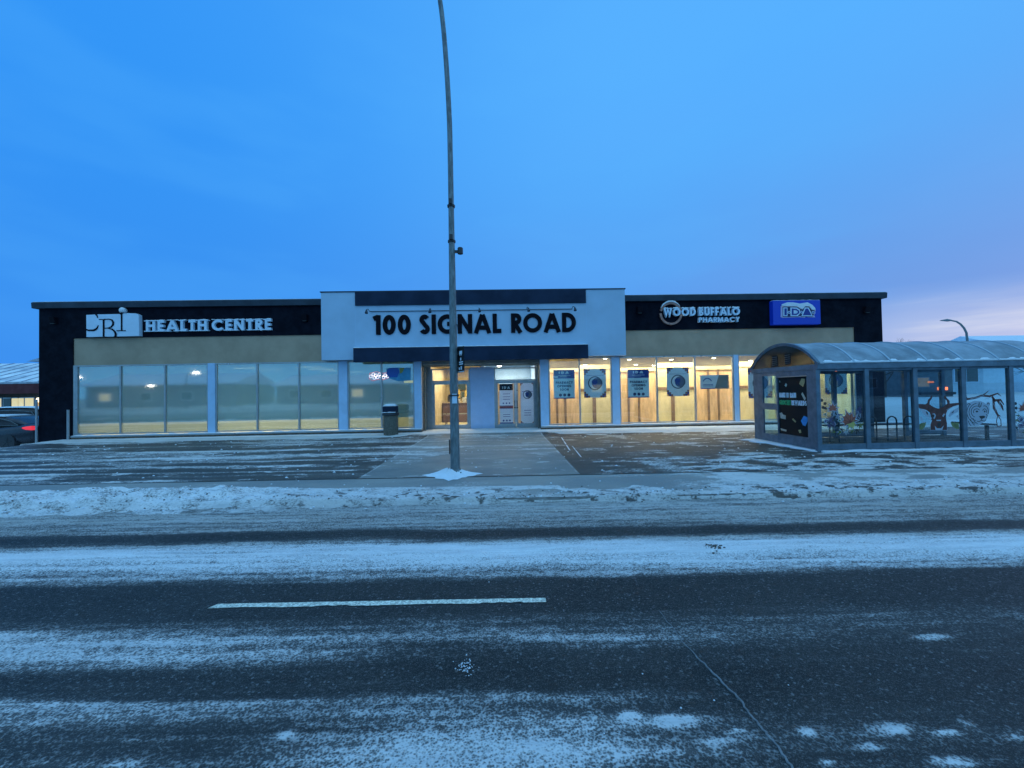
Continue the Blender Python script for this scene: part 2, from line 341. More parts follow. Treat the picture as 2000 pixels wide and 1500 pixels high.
def ground_mat(name, c1, c2, fine=75.0, rough=.55, snowc=(.86, .87, .88), dirtc=(.40, .365, .31), bump=.5, speck=.5, edge=.55, vor=.25, thin=.52):
    mt = bpy.data.materials.new(name); mt.use_nodes = True; t = mt.node_tree; b = t.nodes['Principled BSDF']
    tcn = N(t, 'ShaderNodeTexCoord'); v = tcn.outputs['Object']
    A = N(t, 'ShaderNodeAttribute', attribute_name='snowy').outputs['Fac']; D = N(t, 'ShaderNodeAttribute', attribute_name='grime').outputs['Fac']
    mps = N(t, 'ShaderNodeMapping'); mps.inputs['Scale'].default_value = (.55, 1, 1); t.links.new(v, mps.inputs[0])
    n1 = N(t, 'ShaderNodeTexNoise', Scale=fine, Detail=3.0, Roughness=.7); t.links.new(mps.outputs[0], n1.inputs['Vector'])
    n2 = N(t, 'ShaderNodeTexNoise', Scale=fine*.22, Detail=4.0, Roughness=.65); t.links.new(mps.outputs[0], n2.inputs['Vector'])
    n3 = N(t, 'ShaderNodeTexNoise', Scale=1.1, Detail=5.0, Roughness=.6); t.links.new(mps.outputs[0], n3.inputs['Vector'])
    mpl = N(t, 'ShaderNodeMapping'); mpl.inputs['Scale'].default_value = (.5, 9, 1); t.links.new(v, mpl.inputs[0])
    n4 = N(t, 'ShaderNodeTexNoise', Scale=1.6, Detail=5.0, Roughness=.65); t.links.new(mpl.outputs[0], n4.inputs['Vector'])
    vo = N(t, 'ShaderNodeTexVoronoi', Scale=fine*1.15); t.links.new(v, vo.inputs['Vector'])
    ff = MA(t, 'ADD', MA(t, 'MULTIPLY', MA(t, 'SUBTRACT', n1.outputs[0], .5), 1.5), MA(t, 'ADD', MA(t, 'MULTIPLY', MA(t, 'SUBTRACT', n2.outputs[0], .5), .8), MA(t, 'MULTIPLY', MA(t, 'SUBTRACT', n4.outputs[0], .5), .55)))
    ff = MA(t, 'ADD', MA(t, 'MULTIPLY', ff, 1.15), MA(t, 'MULTIPLY', MA(t, 'SUBTRACT', vo.outputs['Distance'], .47), vor))
    # more random in the middle range, none where bare or fully covered
    mid = MA(t, 'MULTIPLY', MA(t, 'MULTIPLY', A, MA(t, 'SUBTRACT', 1.15, A)), 3.4)
    mm = MA(t, 'ADD', A, MA(t, 'MULTIPLY', ff, MA(t, 'ADD', mid, .22)))
    mask = MA(t, 'MAXIMUM', SS(t, mm, .5-edge*.55, .5+edge), MA(t, 'MULTIPLY', MA(t, 'SUBTRACT', A, .04, clamp=True), .26))
    n5 = N(t, 'ShaderNodeTexNoise', Scale=fine*2.4, Detail=2.0, Roughness=.8); t.links.new(v, n5.inputs['Vector'])
    grit = MA(t, 'MULTIPLY', MA(t, 'ADD', SS(t, n5.outputs[0], .55, .68), MA(t, 'MULTIPLY', SS(t, n1.outputs[0], .52, .74), .5), clamp=True), speck)
    asp = MIX(t, SS(t, n3.outputs[0], .35, .65), c1, c2)
    asp = MIX(t, grit, asp, tuple(min(1, x*5.0+.05) for x in c2))
    cr = N(t, 'ShaderNodeSeparateColor'); t.links.new(vo.outputs['Color'], cr.inputs[0])
    asp = MIX(t, MA(t, 'MULTIPLY', SS(t, cr.outputs[0], .95, .99), speck*.45), asp, (.30, .31, .32))
    sn = MIX(t, D, snowc, dirtc); sn = MIX(t, MA(t, 'MULTIPLY', SS(t, n2.outputs[0], .42, .68), .18), sn, (.34, .36, .40))
    sn = MIX(t, MA(t, 'MULTIPLY', SS(t, n4.outputs[0], .45, .70), .42), sn, (.36, .40, .43))        # streaks of packed, greyer snow
    sn = MIX(t, SS(t, MA(t, 'ADD', A, MA(t, 'MULTIPLY', MA(t, 'SUBTRACT', n2.outputs[0], .5), .5)), .25, .88), (thin, thin*1.02, thin*1.03), sn)   # thin frost lets the stone show
    t.links.new(MIX(t, mask, asp, sn), b.inputs['Base Color'])
    t.links.new(MA(t, 'ADD', MA(t, 'MULTIPLY', mask, .85-rough), MA(t, 'ADD', rough-.1, MA(t, 'MULTIPLY', n2.outputs[0], .2))), b.inputs['Roughness'])
    b.inputs['Specular IOR Level'].default_value = .3
    hgt = MA(t, 'ADD', MA(t, 'MULTIPLY', n1.outputs[0], .6), MA(t, 'ADD', MA(t, 'MULTIPLY', mask, .5), n2.outputs[0]))
    bp = N(t, 'ShaderNodeBump', Strength=bump, Distance=.012); t.links.new(hgt, bp.inputs['Height']); t.links.new(bp.outputs[0], b.inputs['Normal'])
    return mt

# ------------------------------------------------------------------ ground: road, kerb, pavement, forecourt, terrain
SL = 0.028                                        # the street runs at a slight angle to the shop front
RZ = -0.08
COLX = np.array([-9, -3.0, -1.5, -.5, .4, 1.3, 3.0, 9])
PROF = [ # t,  amounts
 (1.2,  [.2, .3, .3, .8, .6, .2, .15, .15]),
 (1.80, [.3, .35, .55, .92, .62, .2, .16, .16]),
 (1.90, [.3, .34, .24, .88, .78, .26, .16, .16]),
 (1.97, [.4, .38, .16, .78, .66, .32, .12, .12]),
 (2.06, [.66, .66, .24, .60, .58, .15, .10, .10]),
 (2.16, [.66, .64, .40, .56, .46, .09, .07, .07]),
 (2.25, [.66, .70, .60, .60, .56, .06, .05, .05]),
 (2.31, [.2, .20, .14, .14, .08, .04, .04, .04]),
 (2.45, [.10, .10, .05, .03, .03, .04, .08, .10]),
 (2.54, [.60, .55, .18, .06, .05, .10, .12, .12]),
 (2.66, [.80, .78, .55, .16, .20, .15, .14, .14]),
 (2.77, [.80, .80, .72, .42, .60, .45, .30, .26]),
 (2.87, [.78, .74, .68, .56, .48, .52, .42, .36]),
 (2.96, [.3, .34, .33, .33, .28, .30, .24, .2]),
 (3.06, [.2, .20, .20, .18, .20, .20, .15, .12]),
 (3.12, [.06]*8), (3.30, [.02]*8), (3.52, [.02]*8), (3.60, [.08]*8),
 (3.68, [.55]*8), (3.79, [.72]*8), (3.95, [.84]*8), (4.18, [.98]*8), (4.36, [.98]*8), (4.46, [.80]*8), (4.56, [.70]*8),
 (4.63, [.25]*8), (4.70, [.06]*8), (4.82, [.04]*8), (4.89, [.22]*8), (4.96, [.62]*8), (5.25, [.74]*8), (5.6, [.78]*8), (6.5, [.8]*8),
]
PT = np.array([p[0] for p in PROF]); PA = np.array([p[1] for p in PROF])
SPOTS = [((1820,1245),.13,.035,.8), ((1575,1430),.035,.025,.9), ((1740,1422),.11,.035,.7), ((1890,1415),.05,.03,.5), ((1850,1432),.07,.02,.6), ((1230,1398),.05,.025,.8),
         ((1860,1490),.10,.04,.7), ((1615,1490),.04,.02,.7), ((1440,1428),.05,.02,.5), ((560,1435),.05,.02,.7), ((240,1495),.07,.02,.5), ((1700,1460),.06,.02,.5), ((1320,1408),.14,.04,.65), ((1980,1440),.06,.02,.5), ((1400,1450),.1,.02,.45)]
def road_attr(x, y):
    wig = (fb(x*.35, y*.6, 1, 3)-.5)*.16 + (fb(x*1.7, y*2.0, 2, 3)-.5)*.07 + (fb(x*7, y*7, 5, 2)-.5)*.025
    t = y + SL*x + wig*np.clip((y+2)/5, .4, 1.0)
    cols = np.stack([np.interp(t, PT, PA[:, k]) for k in range(8)], 0)
    xi = np.clip(np.searchsorted(COLX, x)-1, 0, 6); f = np.clip((x-COLX[xi])/(COLX[xi+1]-COLX[xi]), 0, 1)
    S = np.take_along_axis(cols, xi[None], 0)[0]*(1-f) + np.take_along_axis(cols, (xi+1)[None], 0)[0]*f
    S = S*(.80+.42*fb(x*1.1+y*.4, y*5, 3, 4))
    streak = fb(x*.7+y*.3, (y+SL*x)*26, 4, 3); S = S + (streak-.5)*.6*np.clip(S*(1.2-S)*3, 0, 1)
    for (px, py), rx, ry, a in SPOTS:
        g = gp(px, py, RZ); dx = (x-g.x)/rx; dy = (y-g.y)/ry
        S = S + a*np.exp(-(dx*dx+dy*dy)**1.3)*(.6+.8*fb(x*22, y*22, 3, 2))
    back = y < 1.0
    S = np.where(back, .25+.5*fb(x*.3, y*1.5, 6, 4), S)
    D = sst(t, 4.42, 4.6)*(.30+.40*fb(x*1.5, y*3.5, 5, 4)) + sst(t, 3.9, 3.6)*.22*sst(t, 3.4, 3.7)
    D = D + sst(t, 4.42, 4.52)*.1 + .10*fb(x*2, y*4, 2, 3) + sst(t, 3.3, 3.0)*.22
    return np.clip(S, 0, 1.1), np.clip(D, 0, 1)
def road_z(x, y, S):
    t = y+SL*x
    z = RZ + .010*S*(fb(x*9, y*14, 2, 3)) + .004*(fb(x*30, y*30, 3, 2)-.5)*(.3+S)
    z = z + .035*sst(S, .55, 1)*sst(t, 3.75, 4.1)*sst(t, 4.5, 4.2)*(fb(x*3, y*7, 4, 4)) + .03*sst(t, 5.0, 5.5)*fb(x*5, y*9, 6, 4)
    return z
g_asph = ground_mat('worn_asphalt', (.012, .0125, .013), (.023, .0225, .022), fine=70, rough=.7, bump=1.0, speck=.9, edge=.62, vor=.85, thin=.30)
xs = axis([(-60, -12, 2.0), (-12, -5.5, .06), (-5.5, 5.5, .024), (5.5, 11, .06), (11, 60, 2.0)])
ys = axis([(-9, 1, .5), (1.0, 1.5, .1), (1.5, 3.2, .018), (3.2, 6.3, .022)])
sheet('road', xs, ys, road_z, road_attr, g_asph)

# pavement slab with kerb, paving joints as real grooves filled with snow
def walk_attr(x, y):
    t = y+SL*x
    S = .06 + .35*sst(fb(x*.8, y*2.2, 2, 4), .5, .75)
    S = S + sst(x, 2.4, 4.6)*(.12+.8*sst(fb(x*1.8+y, y*4.6, 4, 6, .62), .42, .62))
    S = S + sst(x, -2.2, -6)*.12*fb(x*.6, y*4, 5, 3)
    S = S + .9*sst(t, 6.5, 6.15)*fb(x*6, y*9, 3, 4)
    return np.clip(S, 0, 1), np.clip(.25+.5*fb(x*2, y*2, 5, 3), 0, 1)
KF = 6.02                                          # kerb face
g_conc = ground_mat('pavement_concrete', (.22, .235, .235), (.30, .30, .28), fine=27, rough=.7, bump=.35, speck=.15, edge=.4, vor=.5)
def shear(fn):                                     # sheets whose near and far edges follow the street
    return fn
def sheet_t(name, xs, ts, zf, af, material, **k):
    XX, TT = np.meshgrid(xs, ts)
    o = sheet(name, xs, ts, lambda x, t, S: zf(x, t-SL*x, S), lambda x, t: af(x, t-SL*x), material, **k)
    co = np.empty(len(o.data.vertices)*3, np.float32); o.data.vertices.foreach_get('co', co); co = co.reshape(-1, 3)
    co[:, 1] -= SL*co[:, 0]; o.data.vertices.foreach_set('co', co.ravel()); return o
walk_x = axis([(-60, -12, 2.0), (-12, 12, .05), (12, 60, 2.0)])
JO = [gp(962, 945).x, gp(1108, 935).x, gp(962, 945).x-3.05, gp(962, 945).x-6.1, gp(1108, 935).x+3.0, gp(1108, 935).x+6.0]
def walk_z(x, y, S):
    z = .004*(fb(x*3, y*3, 2, 3)-.5) - .012*sst(y+SL*x, 7.54, 7.56) + .02*np.clip(S-.4, 0, 1)*fb(x*8, y*10, 1, 3)
    return z
sheet_t('pavement', walk_x, axis([(KF, 7.53, .03), (7.53, 7.66, .02)]), walk_z, walk_attr, g_conc)
kb = MB(); seg = 3.0
for i in range(-14, 15):
    x0 = i*seg+.4; kb.loft([[(x, KF-.012-SL*x, -.1), (x, KF-.002-SL*x, -.006), (x, KF+.14-SL*x, -.003), (x, KF+.14-SL*x, -.1)] for x in (x0+.006, x0+seg-.006)])
tag(kb.build('kerb', mat('kerb_concrete', (.26, .26, .25), .8, var=.3, vscale=6, bump=.3), smooth=False), kind='structure')

# forecourt asphalt with wind-blown streaks
def lot_attr(x, y):
    t = y+SL*x
    left = sst(x, -.5, -3.5)
    S = np.zeros_like(x)+.05
    for (c, wd, a, lo, hi) in ((8.05,.10,.30,-99,-4.5), (8.45,.07,.55,-99,-3), (9.15,.16,.62,-99,-4), (9.75,.08,.9,-6.8,-3.6), (10.5,.24,.52,-99,-1.0), (11.75,.20,.62,-99,1.9), (12.9,.12,.5,-99,.2), (13.5,.10,.35,-9,3.5)):
        wob = (fb(x*.22, y*0+c, 3, 4)-.5)*.55
        S = S + a*np.exp(-((t-c-wob)/wd)**2)*sst(x, hi+.8, hi-.8)*sst(x, lo-.8, lo+.8)*(.35+1.1*fb(x*.5, y*1.2+c, 2, 4))
    S = S + left*.42*sst(fb(x*.35, t*2.3, 5, 5), .48, .68)
    S = S + .75*sst(fb(x*1.1, t*5.0, 6, 5), .60, .70)*sst(t, 13.2, 14.2)
    S = S + .8*sst(fb(x*2.2+9, t*6, 3, 5), .66, .72)*.6
    right = sst(x, 2.4, 4.2)
    S = S + right*sst(t, 10.2, 8.4)*(.74*sst(fb(x*1.6+2*fb(x,y,1), t*4.6, 2, 6, .62), .42, .62)) + right*.6*sst(fb(x*1.3, t*3.6, 4, 6, .6), .54, .68)
    ledge = 14.42 + .25*(fb(x*.8, y*0, 5, 3)-.5) + .45*sst(x, -4.2, -3.0)*sst(x, 2.4, 1.4)
    S = S + .97*sst(t, ledge, ledge+.12)                       # ledge of snow along the wall foot
    D = .22 + .4*fb(x*2, y*2, 3, 3)*(1-.7*sst(t, 14.9, 15.2)) 
    return np.clip(S, 0, 1.05), np.clip(D - .3*sst(t, 14.95, 15.3), 0, 1)
def lot_z(x, y, S):
    t = y+SL*x
    return .002 - .40*sst(x, -17.2, -19.5)*sst(y, 12.5, 15.5) + .004*(fb(x*2.5, y*2.5, 1, 4)-.5) + .012*np.clip(S-.3, 0, 1)*fb(x*9, y*9, 2, 3) + .045*sst(t, 14.5, 14.8)*(.75+.5*fb(x*1.2, y*3, 4, 3))*sst(x, -18.6, -18.2)
g_lot = ground_mat('forecourt_asphalt', (.034, .034, .033), (.066, .062, .055), fine=27, rough=.58, bump=.4, speck=.35, edge=.34, vor=.5)
sheet_t('parking_lot', axis([(-60, -19, 1.5), (-19, 16, .06), (16, 60, 1.5)]), axis([(7.557, 10, .04), (10, 15.72, .05), (15.72, 16.8, .3)]), lot_z, lot_attr, g_lot)
# concrete walk up to the doors: one slab per bay
wk = mat('walk_concrete', (.215, .225, .215), .75, var=.28, vscale=2.2, bump=.25, bscale=70)
g_walk = ground_mat('walk_concrete_snowy', (.17, .185, .185), (.25, .25, .23), fine=50, rough=.6, bump=.3, speck=.1, edge=.4)
WX0, WX1 = -2.80, 1.50
def wkattr(x, y):
    S, D = lot_attr(x, y); t = y+SL*x
    S = S*.9 + .55*sst(fb(x*.9, t*2, 3, 4), .60, .74)*sst(t, 8.3, 9.5)
    for jx, wd in ((WX0+.02, .016), (WX1-.02, .014)): S = S + 1.0*np.exp(-((x-jx)/wd)**2)*sst(fb(x*0, y*2.3, 2, 3), .38, .6)*.8
    for jt in (10.35, 12.6): S = S + .35*np.exp(-((t-jt)/.03)**2)
    return np.clip(S, 0, 1), D
sheet_t('walkway', axis([(WX0, WX1, .03)]), axis([(7.556, 14.98, .04)]), lambda x, y, S: lot_z(x, y, S)+.006, wkattr, g_walk)
# snow-filled seams in the asphalt right of the walk
sm = MB()
for (a, b) in (((1097,855),(1113,880)), ((1118,872),(1135,893))):
    p, q = gp(*a), gp(*b); n = 14
    for k in range(n):
        if random.Random(k*7+a[0]).random() < .2: continue
        u = p.lerp(q, k/n); v = p.lerp(q, (k+.9)/n); sm.box((min(u.x, v.x)-.006, v.y, 0), (max(u.x, v.x)+.006, u.y, .012))
tag(sm.build('snow_seams', M['snow']), kind='stuff')

# frozen crack across the lane
ck = MB(); rr = random.Random(5); P = [gp(1288,1195,RZ), gp(1340,1262,RZ), gp(1395,1318,RZ), gp(1440,1362,RZ), gp(1478,1412,RZ), gp(1520,1460,RZ), gp(1565,1530,RZ)]
pts = []
for i in range(len(P)-1):
    for k in range(9):
        q = P[i].lerp(P[i+1], k/9); pts.append((q.x+rr.uniform(-.006, .006), q.y+rr.uniform(-.004, .004)))
ws = [.003+.007*min(1, i/22)*rr.uniform(.5, 1.3) for i in range(len(pts))]
ck.ribbon(pts, ws, lambda u, v, d: (u, v, RZ+d), 0.0, .0075)
tag(ck.build('frozen_crack', mat('crack_frost', (.20, .21, .22), .8, var=.3, vscale=30)), kind='structure')
# broken white lane dash
dl = MB(); p0, p1 = gp(418, 1184.5, RZ), gp(1066, 1172.5, RZ); n = 90; rr = random.Random(3); far = []; near = []
for i in range(n+1):
    s = i/n; q = p0.lerp(p1, s); e = min(1, i/2.0)
    far.append((q.x+.01*(1-e), q.y+.031+rr.uniform(-.0025, .0025))); bite = +.010*max(0, math.sin(s*17)*math.sin(s*5+1)) + (.016 if .30 < s < .42 or .80 < s < .93 else 0)*abs(math.sin(s*60))
    near.append((q.x-.03*(1-e), q.y-.036+bite+rr.uniform(-.003, .003)))
for i in range(n):
    dl.add([(far[i][0], far[i][1], RZ+.005), (far[i+1][0], far[i+1][1], RZ+.005), (near[i+1][0], near[i+1][1], RZ+.005), (near[i][0], near[i][1], RZ+.005)], [(0, 1, 2, 3)])
tag(dl.build('lane_marking', mat('lane_paint', (.78, .77, .64), .7, var=.55, vscale=60, bump=.3, bscale=120)), kind='structure')

# ploughed ridge of dirty snow along the kerb
def ridge_h(x, t):
    big = sst(x, -1.8, -5.0)
    c = 6.30 - .10*np.clip((x+2)/6, 0, 1); wd = .55+.07*big
    prof = np.clip(1-((t-c)/wd)**2, 0, 1)
    h = prof*(.015+.078*big)*(.15+1.45*sst(fb(x*1.1, t*2.2, 3, 5, .6), .25, .75)) + prof*.05*big*sst(fb(x*4, t*5, 1, 4), .5, .7)
    h = h + sst(prof, 0, .25)*.028*(fb(x*11, t*13, 6, 4, .6)-.35)
    return h - .030*(1-sst(prof, 0, .12)) - .035*sst(x, -1.6, .2)*sst(fb(x*.8, t*1.2, 2, 3), .55, .42)*sst(x, 4.5, 2.0)
def ridge_attr(x, y):
    t = y+SL*x; big = sst(x, -2.0, -5.0)
    S = .80+.6*(fb(x*5, t*9, 4, 4)-.35)
    D = (1-big)*.20 + (.25+.3*(1-big))*sst(t, 6.15, 5.8) + .22*fb(x*3, t*5, 2, 4)*(1-.5*big)
    dk = sst(fb(x*6, t*8, 5, 4), .61, .69)*sst(t, 6.75, 6.2)*(.5+.5*(1-big)); 
    return np.clip(S-.75*dk*(1-.65*big), 0, 1), np.clip(D, 0, 1)
g_ridge = ground_mat('ploughed_snow', (.05, .048, .046), (.085, .080, .072), fine=45, rough=.7, bump=.8, dirtc=(.36, .335, .30), speck=.2)
sheet_t('snow_ridge', axis([(-40, -13, .4), (-13, 13, .028), (13, 40, .4)]), axis([(5.5, 7.3, .022)]),
        lambda x, y, S: RZ + .08*sst(y+SL*x, 5.95, 6.03) + ridge_h(x, y+SL*x), ridge_attr, g_ridge, kind='stuff')

# wide snowy terrain round everything (also what the shop windows mirror)
def terr_z(x, y, S): return -.12 + .05*fb(x*.2, y*.2, 1, 3) - .5*sst(x, -17, -20)*sst(y, 12, 16) + .55*sst(y, -11.5, -14)*fb(x*.25, y*.4, 3, 4) + .75*sst(x, 19, 24)*sst(y, 17, 26)
def terr_attr(x, y): 
    return np.clip(.55+.7*(fb(x*.15, y*.5, 2, 5)-.35)+.5*sst(x, 16.5, 18)*sst(y, 13, 16), 0, 1), np.clip(.1+.3*fb(x*.3, y*.3, 3, 3), 0, 1)
g_terr = ground_mat('snowy_ground', (.06, .065, .07), (.11, .11, .10), fine=14, rough=.7, bump=.5, speck=.1)
sheet('ground', axis([(-900, -60, 60), (-60, 60, 1.0), (60, 900, 60)]), axis([(-600, -40, 40), (-40, 60, 1.0), (60, 900, 60)]), terr_z, terr_attr, g_terr)

# loose clods of snow and ice
cb = MB(); rr = random.Random(11)
def clod(x, y, z, r):
    n = 6; rings = []
    for (k, hh) in ((1.0, -.2), (.85, .45), (.35, .8)):
        rings.append([(x+r*k*math.cos(a*math.pi/3)*rr.uniform(.75, 1.3), y+r*k*math.sin(a*math.pi/3)*rr.uniform(.6, 1.2), z+r*hh*rr.uniform(.7, 1.1)) for a in range(n)])
    cb.loft(rings)
for i in range(900):
    x = rr.uniform(-11, 9); t = rr.gauss(6.3, .45) if i < 620 else rr.uniform(7.6, 14.8)
    if x > -2 and i % 3 and i < 620: continue
    r = rr.uniform(.006, .022) if i < 620 else rr.uniform(.008, .03)
    hh = float(ridge_h(np.array([x]), np.array([t]))[0]) if 5.5 < t < 7.3 else 0
    z = (RZ if t < 6.0 else 0) + max(hh, 0)
    clod(x*(1 if i < 620 else 1.3), t-SL*x, z, r)
for i in range(60):
    g = gp(908+rr.gauss(0, 8), 1303+rr.gauss(0, 8), RZ); clod(g.x, g.y, RZ+.006, rr.uniform(.002, .0055))
for px, py in ((1180,1435),(1330,1385),(1395,1370),(1255,1318),(1540,1340),(955,1138)):
    g = gp(px, py, RZ); clod(g.x, g.y, RZ+.006, rr.uniform(.003, .006))
tag(cb.build('snow_clods', M['snow'], smooth=True), kind='stuff')
db = MB()
cbs = cb; cb = db
for i in range(420):
    x = rr.uniform(-9, 9); t = rr.gauss(6.15, .18); hh = float(ridge_h(np.array([x]), np.array([t]))[0])
    clod(x, t-SL*x, (RZ if t < 6.0 else 0)+max(hh, 0), rr.uniform(.005, .017))
for i in range(40):
    g = gp(1395+rr.gauss(0, 9), 1073+rr.gauss(0, 4), RZ); clod(g.x, g.y, RZ+.02, rr.uniform(.006, .014))
tag(db.build('road_grit', mat('dark_slush', (.07, .066, .06), .7)), kind='stuff')
# ------------------------------------------------------------------ shop building
W = 15.9
def K(name, *a, **k): M[name] = mat(name, *a, **k); return M[name]
K('brick_plinth', (.16,.12,.09), .85, var=.55, vscale=14, bump=.5, bscale=25, stretch=(1,1,2.5))
K('warm_wall', (.70,.63,.46), .8, var=.1, vscale=1); K('ceiling_tile', (.30,.30,.28), .8, var=.2, vscale=2); K('inner_floor', (.52,.48,.32), .5, var=.2)
K('plywood', (.74,.50,.29), .7, var=.25, vscale=2.5, stretch=(3,1,.6)); K('kraft_paper', (.76,.66,.40), .7, var=.2, vscale=2, bump=.3, bscale=4, stretch=(1,1,.5))
K('batten', (.20,.13,.09), .7, var=.2)
g_film = glass('filmed_glass', tint=(.95,.97,.95), refl=.22, rough=.045, haze=.0, wav=.05)
g_clear = glass('clear_glass', tint=(.93,.95,.93), refl=.07, wav=.02)
g_door = glass('door_glass', tint=(.93,.95,.93), refl=.05)
def paper(name, col, tr=.5):
    mt = bpy.data.materials.new(name); mt.use_nodes = True; t = mt.node_tree; t.nodes.clear(); o = N(t, 'ShaderNodeOutputMaterial')
    a = N(t, 'ShaderNodeBsdfDiffuse'); a.inputs[0].default_value = (*col, 1); b = N(t, 'ShaderNodeBsdfTranslucent'); b.inputs[0].default_value = (*col, 1)
    x = N(t, 'ShaderNodeMixShader'); x.inputs[0].default_value = tr; t.links.new(a.outputs[0], x.inputs[1]); t.links.new(b.outputs[0], x.inputs[2]); t.links.new(x.outputs[0], o.inputs[0]); return mt
M['thin_paper'] = paper('thin_paper', (.80,.62,.42), .6); M['thin_white'] = paper('thin_white', (.72,.80,.95), .45)
M['film_clear'] = glass('privacy_film_clear', tint=(.80,.80,.70), refl=.0, haze=.55, hazecol=(.62,.66,.52))
M['film'] = glass('privacy_film', tint=(.55,.60,.55), refl=.0, haze=.72, hazecol=(.17,.40,.58))
def lit(name, col, s): return mat(name, (.8,.8,.8), .5, emit=col, es=s)
M['tube'] = lit('lamp_tube', (1,.93,.72), 9.0); M['pot'] = lit('lamp_pot', (1,.88,.55), 14.0)
bld = thing('commercial_building', 'long single storey shop block with black ends, beige band and a pale centre panel', 'building', (0, W, 0))
XL, XR = -18.23, 16.04
b = MB()                                                     # outer masonry
b.box((XL, W-.04, -.6), (-16.93, W+.3, 5.24)); b.box((14.84, W-.04, -.6), (XR, W+.3, 5.24)); b.box((-16.93, W-.04, 4.05), (14.84, W+.3, 5.24))
b.box((XL, W+.3, -.6), (XL+.25, 34, 5.24)); b.box((XR-.25, W+.3, -.6), (XR, 34, 5.24)); b.box((XL, 34, -.6), (XR, 34.25, 5.24))
b.build('outer_wall', M['black'], bld)
MB().box((-16.93, W, 2.97), (14.84, W+.28, 4.05)).build('stucco_band', M['beige'], bld)
MB().box((XL+.25, W+.3, 5.0), (XR-.25, 34, 5.1)).build('roof', M['snow'], bld)
cp = MB()
cp.loft([[(x, W-.15, 5.235), (x, W-.17, 5.45), (x, W-.11, 5.49), (x, W+.4, 5.49), (x, W+.4, 5.235)] for x in (XL-.16, XR+.14)])
cp.loft([[(x0, y, z) for (x0, z) in ((XL-.16, 5.235), (XL-.16, 5.49), (XL+.3, 5.488), (XL+.3, 5.236))] for y in (W+.4, 34.3)])
cp.loft([[(x0, y, z) for (x0, z) in ((XR+.14, 5.235), (XR+.14, 5.49), (XR-.3, 5.488), (XR-.3, 5.236))] for y in (W+.4, 34.3)])
cap_o = cp.build('parapet_cap', M['cap'], bld)
s = MB(); rr = random.Random(2)                              # thin snow line on the cap
def snow_strip(mb, x0, x1, y0, y1, z, hh, n, rr):
    rings = []
    for i in range(n+1):
        x = x0+(x1-x0)*i/n; h = hh*(.45+.75*rr.random()); rings.append([(x, y0+.004*rr.random(), z), (x, y0+.01, z+h*.7), (x, (y0+y1)/2, z+h), (x, y1-.01, z+h*.7), (x, y1, z)])
    mb.loft(rings)
snow_strip(s, XL-.14, XR+.12, W-.12, W+.36, 5.488, .022, 160, rr); s.build('snow', M['snow'], cap_o, smooth=True)
# plinth, sills
for (x0, x1) in ((-16.93, -3.23), (1.60, 14.84)):
    MB().box((x0, W-.10, -.5), (x1, W+.10, .125)).build('plinth', M['brick_plinth'], bld)
    si = MB().box((x0, W-.13, .128), (x1, W+.10, .175)).build('sill', M['alu'], bld)
    s = MB(); snow_strip(s, x0+.01, x1-.01, W-.125, W-.012, .176, .038, 90, rr); s.build('snow', M['snow'], si, smooth=True)
# windows
def window(x0, x1, mull, gmat, film=False):
    z0, z1 = .215, 2.965; f = MB(); fw = .05
    f.box((x0, W-.03, z0), (x1, W+.06, z0+fw)); f.box((x0, W-.03, z1-fw), (x1, W+.06, z1)); f.box((x0, W-.03, z0+fw), (x0+fw, W+.06, z1-fw)); f.box((x1-fw, W-.03, z0+fw), (x1, W+.06, z1-fw))
    fr = f.build('window', M['alu'], bld, bevel=.006)
    edges = [x0+fw] + mull + [x1-fw]
    for mx in mull: MB().box((mx-.03, W-.035, z0+fw), (mx+.03, W+.065, z1-fw)).build('mullion', M['alu'], fr, bevel=.006)
    for a, c in zip(edges[:-1], edges[1:]):
        a2 = a+(.03 if a in mull else 0); c2 = c-(.03 if c in mull else 0)
        MB().box((a2, W+.012, z0+fw), (c2, W+.018, z1-fw)).build('pane', gmat, fr)
        if film: MB().box((a2, W+.022, z0+fw), (c2, W+.025, z0+fw+.376)).build('privacy_film', M['film_clear'], fr)
        if film: MB().box((a2, W+.022, z0+fw+.38), (c2, W+.025, z1-fw)).build('privacy_film', M['film'], fr)
    return fr
window(-16.82, -11.70, [-15.12, -13.39], g_film, True); window(-11.41, -6.54, [-9.78, -8.13], g_film, True); window(-6.19, -3.52, [-4.84], g_film, True)
window(1.93, 4.55, [3.22], g_clear); window(4.87, 9.65, [6.43, 8.03], g_clear); window(9.84, 14.84, [11.45, 13.10], g_clear)
for (x0, x1) in ((-11.70, -11.41), (-6.54, -6.19), (-3.52, -3.23), (1.60, 1.93), (4.55, 4.87), (9.65, 9.84)):
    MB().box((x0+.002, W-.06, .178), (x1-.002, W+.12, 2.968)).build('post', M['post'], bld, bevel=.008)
MB().box((-16.93, W-.03, .178), (-16.822, W+.1, 2.968)).build('post', M['alu'], bld)
